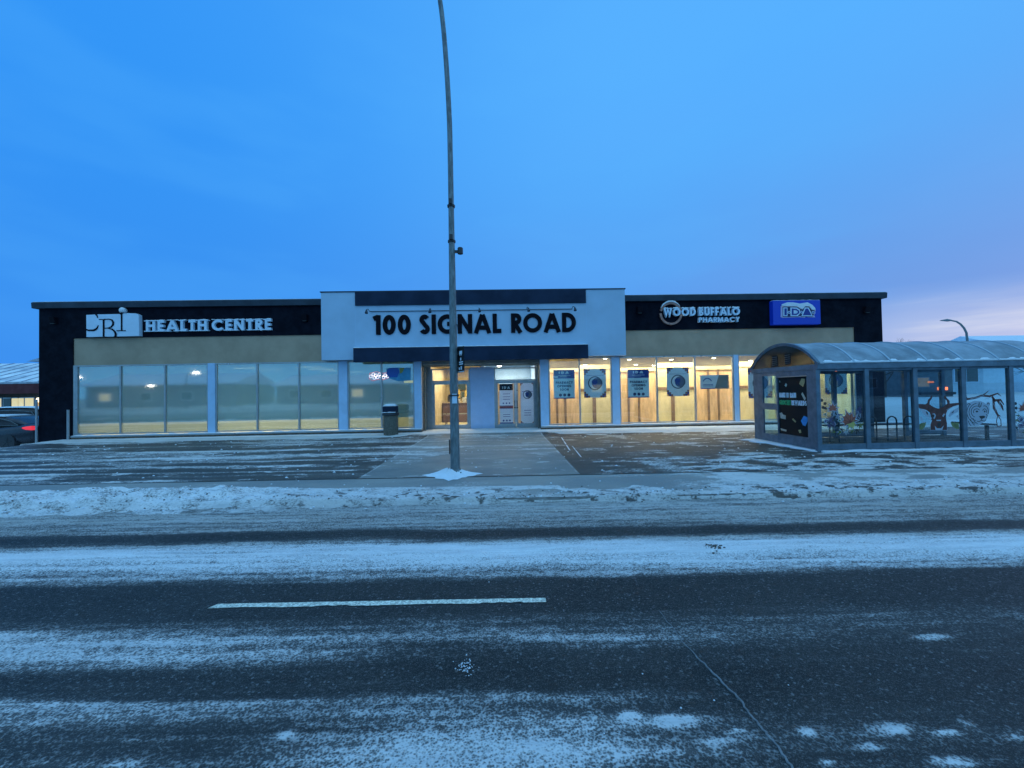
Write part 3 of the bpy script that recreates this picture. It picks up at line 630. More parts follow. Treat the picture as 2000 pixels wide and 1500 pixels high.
# entrance recess
DY = 17.0
r = MB()
K('recess_grey', (.17,.18,.18), .6, var=.2, vscale=5)
for xa, xb in ((-3.52, -3.235), (1.605, 1.93)): MB().box((xa, W+.12, -.3), (xb, DY+.12, 3.1)).build('recess_wall', M['recess_grey'], bld)
MB().box((-3.4, W+.1, 2.80), (1.7, DY+.14, 2.96)).build('soffit', mat('soffit_grey', (.20,.20,.19), .6, var=.2), bld)
rt = MB(); rt.tube([(-3.22, W+.22, 2.83), (1.59, W+.22, 2.83)], .085, 12); rt.box((-3.23, W+.33, 2.70), (1.60, W+.37, 2.80))
rt.tube([(-3.18, W+.45, 0.0), (-3.18, W+.45, 2.8)], .035, 8); rt.tube([(1.55, W+.45, 0.0), (1.55, W+.45, 2.8)], .035, 8)
rt.build('roller_shutter', mat('shutter_metal', (.30,.29,.25), .45, metal=.5, var=.2), bld)
MB().box((-3.23, W-.1, -.3), (1.60, DY+.05, .015)).build('doorstep', mat('step_concrete', (.26,.26,.24), .8, var=.3), bld)
dz = lambda px, py: at(px, py, DY).z
dx = lambda px: at(px, 800, DY).x
def doorset(px0, px1, pm, top, nleaf):
    """fixed frame with transom plus hinged leaves; pixel columns only used to read off widths"""
    x0, x1 = dx(px0), dx(px1); zt = 2.66; zd = 2.08
    f = MB(); f.box((x0, DY-.03, .016), (x0+.06, DY+.07, zt)); f.box((x1-.06, DY-.03, .016), (x1, DY+.07, zt)); f.box((x0+.06, DY-.03, zt-.05), (x1-.06, DY+.07, zt)); f.box((x0+.06, DY-.03, zd), (x1-.06, DY+.07, zd+.06))
    fr = f.build('door_frame', M['alu'], bld, bevel=.006)
    MB().box((x0+.06, DY+.01, zd+.06), (x1-.06, DY+.016, zt-.05)).build('transom_pane', g_door, fr)
    xm = dx(pm)
    for k, (a, c) in enumerate(((x0+.062, xm-.004), (xm+.004, x1-.062))):
        l = MB(); s_ = .085; l.box((a, DY-.02, .03), (a+s_, DY+.03, zd-.004)); l.box((c-s_, DY-.02, .03), (c, DY+.03, zd-.004)); l.box((a+s_, DY-.02, .03), (c-s_, DY+.03, .22)); l.box((a+s_, DY-.02, zd-.11), (c-s_, DY+.03, zd-.004))
        d = l.build('door', M['alu'], bld, bevel=.006)
        MB().box((a+s_, DY+.003, .22), (c-s_, DY+.009, zd-.11)).build('pane', g_door, d)
        hx = c-.045 if k == 0 else a+.045
        h = MB(); h.tube([(hx, DY-.02, .95), (hx, DY-.075, .95), (hx, DY-.075, 1.22), (hx, DY-.02, 1.22)], .013, 8); h.box((hx-.03, DY-.024, .88), (hx+.03, DY-.0205, .93)); h.build('handle', M['dark'] , d)
    return fr
doorset(843, 919, 884, 704, 2); doorset(966, 1049, 1008, 704, 2)
MB().box((dx(919)+.003, DY-.02, .016), (dx(966)-.003, DY+.06, 2.70)).build('infill_panel', M['bluepanel'], bld, bevel=.004)
MB().box((-3.235, DY-.01, 0), (dx(843)-.003, DY+.06, 2.8)).build('door_jamb', M['alu'], bld)
MB().box((dx(1049)+.003, DY-.01, 0), (1.605, DY+.06, 2.8)).build('door_jamb', M['alu'], bld)
# centre panel with bands
PY = 15.5
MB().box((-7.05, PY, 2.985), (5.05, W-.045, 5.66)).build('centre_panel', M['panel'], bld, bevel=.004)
for xx in (-5.72, 3.47): MB().box((xx-.004, PY-.0015, 3.45), (xx+.004, PY-.0002, 5.1)).build('panel_joint', M['post'], bld)
MB().box((-7.08, PY-.03, 5.663), (5.08, W+.1, 5.70)).build('panel_coping', M['cap'], bld)
MB().box((-5.70, PY-.06, 5.12), (3.46, PY-.003, 5.655)).build('upper_band', M['band'], bld, bevel=.005)
can = MB().box((-5.73, PY-.22, 2.87), (3.47, PY-.003, 3.42)).build('canopy', M['band'], bld, bevel=.006)
s = MB(); snow_strip(s, -5.72, 3.46, PY-.215, PY-.01, 3.421, .045, 80, rr); s.build('snow', M['snow'], can, smooth=True)
# downpipes by the black corner
MB().tube([(XL-.03, W-.09, -.35), (XL-.03, W-.09, 1.65)], .035, 8).build('downpipe', M['alu'], bld, smooth=40)
MB().tube([(-17.05, W-.09, .0), (-17.05, W-.09, 1.22)], .045, 8).build('downpipe', M['alu'], bld, smooth=40)

# rooms behind the glass
def room(x0, x1, y0, y1, z1, wallm, ceilm, name, front=None):
    q = MB(); q.box((x0, y1, 0), (x1, y1+.1, z1)); q.box((x0, y0, 0), (x0+.08, y1, z1)); q.box((x1-.08, y0, 0), (x1, y1, z1)); q.build('interior_wall', wallm, bld)
    MB().box((x0, y0-.02, -.02), (x1, y1, .04)).build('floor', M['inner_floor'], bld)
    MB().box((x0, y0, z1), (x1, y1+.1, z1+.08)).build('ceiling', ceilm, bld)
room(-16.9, -3.54, W+.13, 21.5, 3.05, M['warm_wall'], M['ceiling_tile'], 'left')
room(-3.235, -.85, DY+.16, 22.5, 2.95, mat('lobby_wall', (.55,.46,.30), .8, var=.15), M['ceiling_tile'], 'lobby')
room(-.84, 1.60, DY+.16, 20.0, 2.95, mat('vestibule_blue', (.36,.52,.68), .7, var=.1), M['ceiling_tile'], 'vestibule')
room(1.94, 14.83, W+.13, 19.0, 3.3, M['warm_wall'], M['ceiling_tile'], 'right')
def area(name, loc, sx, sy, e, col=(1,.84,.56), rot=(0,0,0)):
    l = bpy.data.lights.new(name, 'AREA'); l.shape = 'RECTANGLE'; l.size = sx; l.size_y = sy; l.energy = e; l.color = col
    o = bpy.data.objects.new(name, l); sc.collection.objects.link(o); o.location = loc; o.rotation_euler = rot; return o
def strip_light(x, y, z, L=1.2, grp='fluorescent strips in the frosted suite', label=None):
    t = thing('ceiling_light', label, 'ceiling light', (x, y, z), grp)
    MB().box((x-L/2, y-.07, z), (x+L/2, y+.07, z+.05)).build('housing', M['white'], t)
    MB().box((x-L/2+.02, y-.05, z-.03), (x+L/2-.02, y+.05, z-.002)).build('tube', M['tube'], t)
    return t
for i, (px, py, yy) in enumerate(((482, 718.5, 19.2), (524, 722, 20.4), (601, 716.5, 18.6), (627, 720.5, 19.6), (651, 724, 20.8), (684, 726, 20.6))):
    q = at(px, py, yy); strip_light(q.x, yy, q.z, 1.25, label='strip light behind frosted glass, %s' % ('leftmost of all the strips', 'alone in the pane right of the leftmost strip', 'highest of three left of the second pale post', 'middle of three left of the second pale post', 'lowest of three, touching the second pale post', 'the one right of the second pale post')[i])
area('suite_lamp', (-14.4, 18.3, 2.9), 3.5, 2.5, 172.8, (1, .93, .74)); area('suite_lamp', (-9.6, 18.3, 2.9), 4.5, 2.5, 345.6, (1, .93, .74)); area('suite_lamp', (-5.2, 18.3, 2.9), 2.4, 2.5, 126.7, (1, .93, .74))
area('lobby_lamp', (-2.1, 19.6, 2.85), 1.4, 3.5, 171.6); area('vestibule_lamp', (.4, 18.6, 2.85), 1.2, 1.2, 112.5, (1, .9, .75))
area('hoarding_lamp', (3.2, 16.6, 3.2), 2.2, .4, 100.1); area('hoarding_lamp', (7.2, 16.6, 3.2), 4.2, .4, 238.4); area('hoarding_lamp', (12.2, 16.6, 3.2), 4.6, .4, 238.4)

# hoarding of boards behind the right-hand windows
HY = 17.05
hd = thing('hoarding', 'temporary wall of plywood and brown paper behind the right-hand shop windows', 'hoarding', (8.4, HY, 0))
def hp(px): return at(px, 780, HY).x
bays = [(1.96, 3.42, 'plywood', 2.42), (3.42, 5.0, 'kraft_paper', 2.72), (5.0, 6.85, 'plywood', 2.40), (6.85, 8.6, 'kraft_paper', 2.75), (8.6, 10.4, 'plywood', 2.42), (10.4, 12.6, 'kraft_paper', 2.75), (12.6, 14.8, 'plywood', 2.75)]
for x0, x1, mm_, zt in bays:
    MB().box((x0+.002, HY, .05), (x1-.002, HY+.02, zt)).build('board' if mm_ == 'plywood' else 'paper_sheet', M[mm_], hd)
    if mm_ == 'plywood':
        for q in (.33, .58): 
            xx = x0+(x1-x0)*q; MB().box((xx-.045, HY-.03, .05), (xx+.045, HY-.001, zt)).build('batten', M['batten'], hd)
        MB().box((x0+.004, HY-.05, zt+.003), (x1-.004, HY+.02, zt+.16)).build('header', mat('header_yellow', (.75,.66,.38), .7), hd)
    else:
        xx = x0+(x1-x0)*.42; MB().box((xx-.075, HY-.03, .05), (xx+.075, HY-.001, 1.45)).build('batten', M['batten'], hd)
        MB().box((x0+.002, HY-.03, 1.55), (x1-.002, HY-.002, 1.68)).build('rail', M['batten'], hd)
        MB().box((x0+.002, HY-.028, 2.52), (x1-.002, HY-.003, zt)).build('header', mat('header_yellow', (.75,.66,.38), .7), hd)
def pot_light(x, y, z, label):
    t = thing('ceiling_light', label, 'ceiling light', (x, y, z), 'round pot lights over the hoarding')
    MB().lathe((x, y, z), [(.12, .035), (.13, 0), (.105, -.012), (.10, .02)], 20).build('trim_ring', M['white'], t)
    MB().lathe((x, y, z), [(.095, .01), (.085, -.02), (.03, -.035)], 18).build('lens', M['pot'], t)
PL = [(1081, 700, 'top left of the first pane right of the doors'), (1143, 712, 'left side, above the white poster in the second pane'), (1182, 700, 'right side, high in the second pane'), (1229, 702, 'above the blue notice in the third pane'), (1242, 712, 'behind, just above the second blue notice'), (1311, 702, 'above the ring poster in the fourth pane'), (1352, 708, 'at the right edge of the fourth pane'), (1394, 699, 'above the landscape poster'), (1466, 704, 'left above the partly hidden ring poster')]
for px, py, lb in PL:
    d = _ray(px, py); t_ = (3.27-EYE)/d.z; yy = d.y*t_
    if yy > 18.6: yy = 18.6
    if yy < 16.2: yy = 16.25
    q = at(px, py, yy); pot_light(q.x, yy, min(q.z, 3.26), 'round warm pot light %s' % lb)
for px, py, lb in ((975, 715, 'on the left in the transom over the poster doors'), (1045, 726, 'on the right in the transom over the poster doors')):
    yy = 18.6; q = at(px, py, yy); pot_light(q.x, yy, q.z, 'bright round lamp %s' % lb)
# lobby furniture
LY = 20.6
ct = thing('reception_counter', 'brown reception counter glimpsed through the left glass door', 'counter', (-2.3, LY, 0))
K('counter_wood', (.15,.095,.10), .45, var=.2); K('counter_top', (.10,.07,.07), .35)
MB().box((-3.1, LY, .045), (-1.0, LY+.5, 1.0)).build('front_panel', M['counter_wood'], ct); MB().box((-3.12, LY-.06, 1.002), (-.98, LY+.56, 1.05)).build('worktop', M['counter_top'], ct)
MB().box((-3.1, LY-.012, .46), (-1.0, LY-.002, .52)).build('trim_strip', M['alu'], ct)
for i, (xx, lb) in enumerate(((-2.65, 'left'), (-1.65, 'right'))):
    t = thing('monitor', 'dark computer screen on the %s of the reception counter' % lb, 'monitor', (xx, LY+.3, 1.05))
    MB().box((xx-.22, LY+.28, 1.12), (xx+.22, LY+.31, 1.42)).build('screen', M['dark'], t); MB().box((xx-.03, LY+.29, 1.051), (xx+.03, LY+.33, 1.12)).box((xx-.1, LY+.22, 1.0505), (xx+.1, LY+.4, 1.062)).build('stand', M['alu'], t)
tag(MB().box((-1.55, 22.38, 1.25), (-1.05, 22.42, 2.0)).build('wall_picture', mat('orange_print', (.62,.20,.03), .6, var=.4, vscale=6)), 'orange picture on the lobby wall behind the left door', 'picture')
pb = MB()
for q in range(5): pb.box((-2.95+q*.22, 22.3, 1.3), (-2.80+q*.22, 22.44, 1.3+.35+.06*(q % 3)), q % 2)
tag(pb.build('file_boxes', [mat('yellow_folder', (.75,.55,.16), .6), mat('dark_folder', (.06,.10,.10), .6)]), 'row of yellow and dark boxes on the lobby wall', 'files')
tag(MB().box((-2.95, 22.36, 1.75), (-2.05, 22.42, 2.25)).build('wall_screen', mat('wall_screen', (.03,.07,.08), .3)), 'dark teal screen high on the lobby wall behind the left door', 'screen')
for i_, (xx_, w__, h__) in enumerate(((-2.35, .3, .22), (-1.95, .22, .3), (-1.3, .34, .2))):
    tag(MB().box((xx_-w__/2, LY+.02, 1.052), (xx_+w__/2, LY+.2, 1.05+h__)).build('paper_stack', mat('stack_grey', (.42,.44,.46), .6, var=.3, vscale=8), bevel=.01), 'pale stack of papers on the reception counter, %s' % ('leftmost', 'middle', 'rightmost')[i_], 'papers', 'papers on the counter')
chh = thing('visitor_chair', 'dark wooden chair standing before the reception counter', 'chair', (-2.55, 19.4, .04))
def chair(cx, cy, root, mt_):
    for sx in (-.2, .2):
        for sy in (-.2, .2): MB().box((cx+sx-.02, cy+sy-.02, .045), (cx+sx+.02, cy+sy+.02, .44 if sy < 0 else .88)).build('leg', mt_, root)
    MB().box((cx-.23, cy-.23, .442), (cx+.23, cy+.23, .49)).build('seat', mt_, root); MB().box((cx-.18, cy+.19, .6), (cx+.18, cy+.215, .86)).build('backrest', mt_, root)
chair(-2.55, 19.4, chh, M['counter_wood'])
MB()
# paper-lined right doors: kraft sheets just behind the leaves
kp = thing('paper_lining', 'brown and white paper lining hung behind the right-hand glass doors', 'lining', (.3, DY+.09, 0))
for px0, px1, mm_ in ((970, 976.5, 'plywood'), (1002, 1006.5, 'plywood'), (1011.5, 1018, 'plywood'), (1042.5, 1047, 'kraft_paper')):
    MB().box((dx(px0), DY+.08, .05), (dx(px1), DY+.095, 2.05)).build('paper_sheet', M['thin_paper'], kp)

# ------------------------------------------------------------------ posters
K('poster_pale', (.72,.88,.95), .5, var=.05); K('poster_navy', (.015,.05,.30), .5); K('poster_ink', (.015,.025,.10), .5); K('poster_white', (.86,.88,.93), .5, var=.08, vscale=3)
K('poster_grey', (.11,.15,.26), .5); K('poster_red', (.42,.05,.07), .5); K('poster_rust', (.38,.13,.09), .5); K('poster_teal', (.03,.20,.26), .5); K('poster_lite', (.7,.78,.86), .5); K('poster_black', (.010,.011,.013), .6, spec=.2)
K('poster_ring', (.07,.09,.13), .5); K('poster_tan', (.30,.27,.25), .5)
def disc(mb, cx, cz, r, MM, d0, d1, mi, n=20): mb.prism([(cx+r*math.cos(2*math.pi*i/n), cz+r*math.sin(2*math.pi*i/n)) for i in range(n)], MM, d0, d1, mi)
def rect(mb, x0, z0, x1, z1, MM, d0, d1, mi=0): mb.prism([(x0, z0), (x1, z0), (x1, z1), (x0, z1)], MM, d0, d1, mi)
def poster_frame(x0, z0, x1, z1, yp, label, group=None, base='poster_pale'):
    t = thing('poster', label, 'poster', ((x0+x1)/2, yp, z0), group)
    mb = MB(); rect(mb, x0, z0, x1, z1, planeY(yp), -.004, 0); mb.build('sheet', M[base], t); return t
def ring(mb, cx, cz, r, w_, MM, d0, d1, mi, a0=0, a1=360):
    n = 28; pts = [(cx+r*math.cos(R_(a0+(a1-a0)*i/n)), cz+r*math.sin(R_(a0+(a1-a0)*i/n))) for i in range(n+(0 if a1-a0 >= 360 else 1))]
    mb.ribbon(pts, w_, MM, d0, d1, mi, closed=(a1-a0 >= 360))
YP = W+.035
def notice(px0, py0, px1, py1, label):
    a, c = at(px0, py1, YP), at(px1, py0, YP); x0, x1, z0, z1 = a.x, c.x, a.z, c.z; w_ = x1-x0; h = z1-z0; MM = planeY(YP)
    t = poster_frame(x0, z0, x1, z1, YP, label, 'blue pharmacy notices')
    mb = MB(); rect(mb, x0, z0+h*.70, x1, z1, MM, .0005, .003); rect(mb, x0, z0, x1, z0+h*.035, MM, .0005, .003); mb.build('colour_block', M['poster_navy'], t)
    mb = MB(); text(mb, 'PHARMACY', MM, x0+w_*.10, z0+h*.515, h*.085, w_*.80, .24, .0005, .0035); text(mb, 'OPENING', MM, x0+w_*.17, z0+h*.395, h*.085, w_*.66, .24, .0005, .0035); text(mb, 'SOON', MM, x0+w_*.30, z0+h*.275, h*.085, w_*.40, .24, .0005, .0035)
    for q in (.31, .51, .71): disc(mb, x0+w_*q, z0+h*.125, w_*.072, MM, .0005, .003, 0)
    mb.build('lettering', M['poster_ink'], t)
    return t, x0, x1, z0, z1, w_, h, MM
for args in ((1082, 722, 1122, 779, 'blue and pale notice in the first pane right of the doors'), (1227, 721, 1267, 777, 'blue and pale notice in the third pane, left of a ring poster')):
    t, x0, x1, z0, z1, w_, h, MM = notice(*args)
    mb = MB(); text(mb, 'IDA', MM, x0+w_*.24, z0+h*.86, h*.08, w_*.5, .3, .0035, .0045, gap=.2); rect(mb, x0+w_*.2, z0+h*.79, x0+w_*.8, z0+h*.805, MM, .0035, .0045); rect(mb, x0+w_*.3, z0+h*.755, x0+w_*.62, z0+h*.765, MM, .0035, .0045)
    if px0_ := (args[0] == 1082): rect(mb, x0-w_*.03, z0+h*.72, x0+w_*.20, z0+h*.79, MM, .0035, .0045)
    mb.build('small_print', M['poster_lite'], t)
def ring_poster(px0, py0, px1, py1, yp, label, group='white ring posters', tall=False):
    a, c = at(px0, py1, yp), at(px1, py0, yp); x0, x1, z0, z1 = a.x, c.x, a.z, c.z; w_ = x1-x0; h = z1-z0; MM = planeY(yp)
    t = poster_frame(x0, z0, x1, z1, yp, label, group, 'poster_white' if not tall else 'thin_white')
    mb = MB()
    for cx, cz in ((0, 0), (1, 0), (0, 1), (1, 1)):
        sx = 1 if cx == 0 else -1; sz = 1 if cz == 0 else -1; bx = x0+cx*w_; bz = z0+cz*h; q = w_*.09
        for (i, j, mi) in ((0, 0, 0), (1, 0, 1), (0, 1, 1), (2, 0, 0), (0, 2, 0), (1, 1, 0)):
            rect(mb, bx+sx*i*q*1.02, bz+sz*j*q*1.02, bx+sx*(i+1)*q, bz+sz*(j+1)*q, MM, .0005, .0025, mi)
    mb.build('corner_pattern', [M['poster_rust'], M['poster_navy']], t)
    cz = z0+h*(.5 if not tall else .70); mb = MB(); cx = x0+w_*.5; r_ = w_*.29
    ring(mb, cx, cz, r_, w_*.05, MM, .0005, .003, 0); mb.build('ring', M['poster_ring'], t)
    mb = MB(); disc(mb, cx+w_*.10, cz, r_*.84, MM, .0004, .0018, 0)
    mb.build('moon_disc', M['poster_grey'], t)
    mb = MB(); mb.prism([(cx+w_*u, cz+w_*v) for u, v in ((-.14,.10),(-.08,.16),(.02,.13),(.10,.15),(.12,.02),(.06,-.04),(.07,-.17),(.02,-.17),(.0,-.06),(-.06,-.16),(-.1,-.10),(-.09,.0),(-.15,.02))], MM, .002, .0035)
    rect(mb, x0+w_*.12, z0+h*.765, x0+w_*.88, z0+h*.775, MM, .0005, .002)
    if tall:
        for q in (.33, .27, .22): rect(mb, x0+w_*.25, z0+h*q, x0+w_*.75, z0+h*(q+.012), MM, .0005, .002)
    mb.build('emblem', M['poster_navy'], t)
    return t
ring_poster(1141, 720, 1183, 777, YP, 'white ring poster in the second pane, right of the first blue notice')
ring_poster(1303, 717, 1345, 774, YP, 'white ring poster in the fourth pane, left of the landscape poster')
ring_poster(1462, 718, 1507, 778, YP, 'white ring poster half hidden behind the end of the shelter')
ring_poster(1612, 716, 1653, 770, YP, 'white ring poster seen through the glass front of the shelter')
a, c = at(1368, 760, YP), at(1423, 732, YP); MM = planeY(YP); wp = c.x-a.x; hp_ = c.z-a.z
t = poster_frame(a.x, a.z, c.x, c.z, YP, 'landscape poster, white left half and dark right half, fifth pane', None, 'poster_white')
mb = MB(); mb.prism([(a.x+wp*.5, a.z), (c.x, a.z), (c.x, c.z), (a.x+wp*.66, c.z)], MM, .0005, .0025); mb.build('dark_half', M['poster_tan'], t)
mb = MB(); ring(mb, a.x+wp*.25, a.z+hp_*.45, wp*.15, wp*.03, MM, .0005, .003, 0, 20, 160); rect(mb, a.x, a.z, a.x+wp*.5, a.z+hp_*.06, MM, .0005, .003); 
for q in (.2, .3): rect(mb, a.x+wp*.1, a.z+hp_*q, a.x+wp*.45, a.z+hp_*(q+.04), MM, .0005, .003)
mb.build('lettering', M['poster_navy'], t)
# two long posters on the right doors
DP = DY-.003+.0
a, c = at(976.5, 830.5, DY+.04), at(1001.5, 749.5, DY+.04); yp = DY+.04; MM = planeY(yp); w_ = c.x-a.x; h = c.z-a.z
t = poster_frame(a.x, a.z, c.x, c.z, yp, 'tall poster with black header and red stripe on the paper-lined doors', None, 'thin_white')
mb = MB(); rect(mb, a.x, a.z+h*.845, c.x, c.z, MM, .0005, .002, 0); rect(mb, a.x, a.z, c.x, a.z+h*.065, MM, .0005, .002, 1); rect(mb, a.x, a.z+h*.41, c.x, a.z+h*.46, MM, .0005, .002, 2); rect(mb, a.x, a.z+h*.395, c.x, a.z+h*.406, MM, .0005, .002, 1); rect(mb, a.x, a.z+h*.465, c.x, a.z+h*.476, MM, .0005, .002, 1)
for q in (.28, .51, .74):
    disc(mb, a.x+w_*q, a.z+h*.11, w_*.07, MM, .0005, .002, 1); disc(mb, a.x+w_*q, a.z+h*.53, w_*.055, MM, .0005, .002, 1)
for q in (.2, .25, .62, .68, .75): rect(mb, a.x+w_*.25, a.z+h*q, a.x+w_*.78, a.z+h*(q+.012), MM, .0005, .002, 1)
mb.build('print_block', [M['poster_black'], M['poster_navy'], M['poster_red']], t)
mb = MB(); text(mb, 'IDA', MM, a.x+w_*.2, a.z+h*.88, h*.055, w_*.6, .28, .0025, .0035, gap=.2); mb.build('lettering', M['poster_lite'], t)
ring_poster(1017.5, 745, 1043, 830, DY+.04, 'tall white ring poster on the right leaf of the right doors', None, tall=True)
# prints in the left windows
yp = W+.0; MM = planeY(W-.002+.0)
MM = planeY(W+.008)
def P2(px, py, yy=W): q = at(px, py, yy); return (q.x, q.z)
t = thing('poster', 'blue and turquoise print in the pane left of the entrance', 'poster', (-4.2, W, 2.3))
mb = MB(); mb.prism([P2(*q) for q in ((754,721),(760,718),(802,718),(802,743),(778,745),(760,739))], MM, -.002, .001); mb.build('sheet', mat('turq_print', (.05,.30,.50), .4, var=.2, vscale=4), t)
mb = MB(); mb.prism([P2(*q) for q in ((755,723),(761,719),(777,718),(780,726),(776,737),(760,737),(755,731))], MM, .0015, .003); mb.build('blue_shape', mat('deep_blue_print', (.01,.09,.40), .4), t)
mb = MB(); mb.prism([P2(*q) for q in ((780,719),(790,718),(786,727),(781,730))], MM, .0015, .003); mb.build('yellow_shape', mat('olive_print', (.30,.27,.05), .4), t)
t = thing('window_sign', 'small glowing red and white lettered sign inside the pane above the litter bin', 'sign', (-4.9, W+.1, 2.3))
MM = planeY(W+.009); mb = MB(); rr = random.Random(4)
cz = [(724,735),(729,731),(734,733),(741,731),(731,738),(737,737),(744,735),(749,737),(752,733),(757,735)]
for q in cz: 
    u = P2(*q); ring(mb, u[0], u[1], .055, .032, MM, -.001, .002, 0)
mb.build('lettering', mat('sign_white_lit', (.8,.8,.8), .5, emit=(1,.85,.9), es=.75), t)
mb = MB(); pl = [P2(*q) for q in ((722,729),(735,726),(748,729),(754,728),(759,733),(758,738),(748,742),(738,741),(728,744),(721,740))]
mb.ribbon(pl, .022, MM, -.001, .0015, 0, closed=True); mb.build('outline', mat('sign_red_lit', (.6,.1,.12), .5, emit=(.75,.25,.3), es=.5), t)
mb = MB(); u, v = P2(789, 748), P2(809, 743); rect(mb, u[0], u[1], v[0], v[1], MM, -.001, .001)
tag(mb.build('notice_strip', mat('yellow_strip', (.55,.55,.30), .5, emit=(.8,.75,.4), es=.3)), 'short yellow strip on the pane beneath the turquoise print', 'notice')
for px, py in ():
    pass

# ------------------------------------------------------------------ fascia signs
SY = W-.04
t = thing('address_sign', 'large black letters 100 SIGNAL ROAD on the pale centre panel', 'sign', (-1, PY, 3.93))
MMs = planeY(PY-.001)
for wd, ch, xa, xb in (('hundred', '100', 729.5, 803), ('signal', 'SIGNAL', 820, 979.5), ('road', 'ROAD', 998.5, 1125)):
    a, c = at(xa, 654, PY), at(xb, 654, PY); zb = 3.955 if ch != '100' else 3.955
    k0 = len(ch); widths = [glyph(q, .215)[0] for q in ch]; u = a.x; gap = .09; tot = sum(widths)+gap*(k0-1); kk = (c.x-a.x)/tot
    for q, wq in zip(ch, widths):
        mb = MB(); text(mb, q, MMs, u, zb, .775, wq*kk, .215, .0, .045); lo = mb.build('letter', M['letterblack'], t); u += (wq+gap)*kk
# lamps over the address
gl = thing('sign_light_bar', 'thin conduit with five small swan-neck lamps above the address letters', 'light bar', (-1, PY, 4.9))
u, v = at(722, 609, PY-.05), at(1118, 602.5, PY-.05); MB().tube([(u.x, PY-.03, (u.z+v.z)/2), (v.x, PY-.03, (u.z+v.z)/2)], .014, 8).build('conduit', M['cap'], gl)
for px, s_ in ((722, 1), (842, 1), (936, 0), (1029, -1), (1117, -1)):
    q = at(px, 606, PY-.05); z = (u.z+v.z)/2; tx = q.x
    l = MB(); l.tube([(tx, PY-.03, z), (tx, PY-.25, z+.05), (tx+.02, PY-.45, z), (tx+.03, PY-.52, z-.07)], .012, 8); la = l.build('lamp_arm', M['cap'], gl, smooth=True)
    MB().tube([(tx+.03, PY-.50, z-.04), (tx+.035, PY-.53, z-.12), (tx+.04, PY-.55, z-.17)], [.028, .05, .06], 12).build('lamp_head', M['cap'], la, smooth=40)
# left suite: slab logo and serif letters
t = thing('logo_sign', 'white slab logo with cut letters C B i on the black left fascia', 'sign', (-15, SY, 4.1))
def S2(x, y, yy=SY): q = at(160+x/10, 590+y/10, yy); return (q.x, q.z)
MMl = planeY(SY-.001)
sl_ = MB(); sl_.prism([S2(*q) for q in ((148,262),(395,250),(395,684),(152,690))], MMl, 0, .12); sl_.build('slab', M['white'], t)
sl_ = MB(); sl_.prism([S2(*q) for q in ((398,254),(800,246),(800,679),(398,684))], MMl, 0, .135); sl_.build('slab', M['white'], t)
sl_ = MB(); sl_.prism([S2(*q) for q in ((803,246),(960,230),(1120,236),(1178,262),(1186,670),(803,679))], MMl, 0, .15); sl_.build('slab', M['white'], t)
cl_ = MB(); u = .012
cl_.ribbon([S2(*q) for q in ((145,545),(200,562),(300,560),(355,530),(388,465))], [.05,.06,.07,.06,.02], MMl, .0, .139)
cl_.ribbon([S2(*q) for q in ((335,248),(360,275),(372,318))], [.07,.04,.03], MMl, .0, .137)
cl_.build('letter', M['black'], t)
cl_ = MB(); cl_.ribbon([S2(*q) for q in ((405,350),(470,352),(500,362))], [.03,.03,.04], MMl, 0, .150); cl_.ribbon([S2(*q) for q in ((497,350),(497,688))], .06, MMl, 0, .152)
cl_.ribbon([S2(*q) for q in ((500,350),(600,346),(655,362),(682,405),(680,450),(645,495),(590,516),(500,522))], [.03,.035,.05,.065,.065,.05,.035,.03], MMl, 0, .154)
cl_.ribbon([S2(*q) for q in ((580,522),(660,540),(712,585),(732,635),(728,672),(706,690))], [.03,.045,.06,.07,.065,.05], MMl, 0, .156); cl_.build('letter', M['black'], t)
cl_ = MB(); cl_.ribbon([S2(*q) for q in ((852,215),(852,565))], .055, MMl, 0, .166); cl_.ribbon([S2(*q) for q in ((755,570),(930,570))], .03, MMl, 0, .168); cl_.ribbon([S2(*q) for q in ((820,250),(880,228))], .04, MMl, 0, .164); cl_.build('letter', M['black'], t)
q = S2(845, 172); MB().lathe((q[0], SY-.10, q[1]), [(.01,-.10),(.07,-.09),(.115,-.04),(.12,.03),(.10,.09)], 16, axis='y').build('i_dot', M['snow'], t, smooth=50)
t = thing('letter_sign', 'white serif letters HEALTH CENTRE dusted with snow on the left fascia', 'sign', (-12.5, SY, 4.2))
for wd, xa, xb, yb in (('HEALTH', 284.5, 404, 643.5), ('CENTRE', 413, 529.5, 641.5)):
    a, c = at(xa, yb, SY-.1), at(xb, yb, SY-.1); widths = [glyph(q, .21)[0] for q in wd]; gap = .16; tot = sum(widths)+gap*5; kk = (c.x-a.x)/tot; u = a.x; rr = random.Random(len(wd))
    for q, wq in zip(wd, widths):
        mb = MB(); text(mb, q, MMl, u, 4.255, .44, wq*kk, .21, .0, .10, serif=True); lo = mb.build('letter', M['white'], t)
        sb = MB(); snow_strip(sb, u, u+wq*kk, SY-.105, SY-.002, 4.692, .035, 6, rr); sb.build('snow', M['snow'], lo, smooth=True); u += (wq+gap)*kk
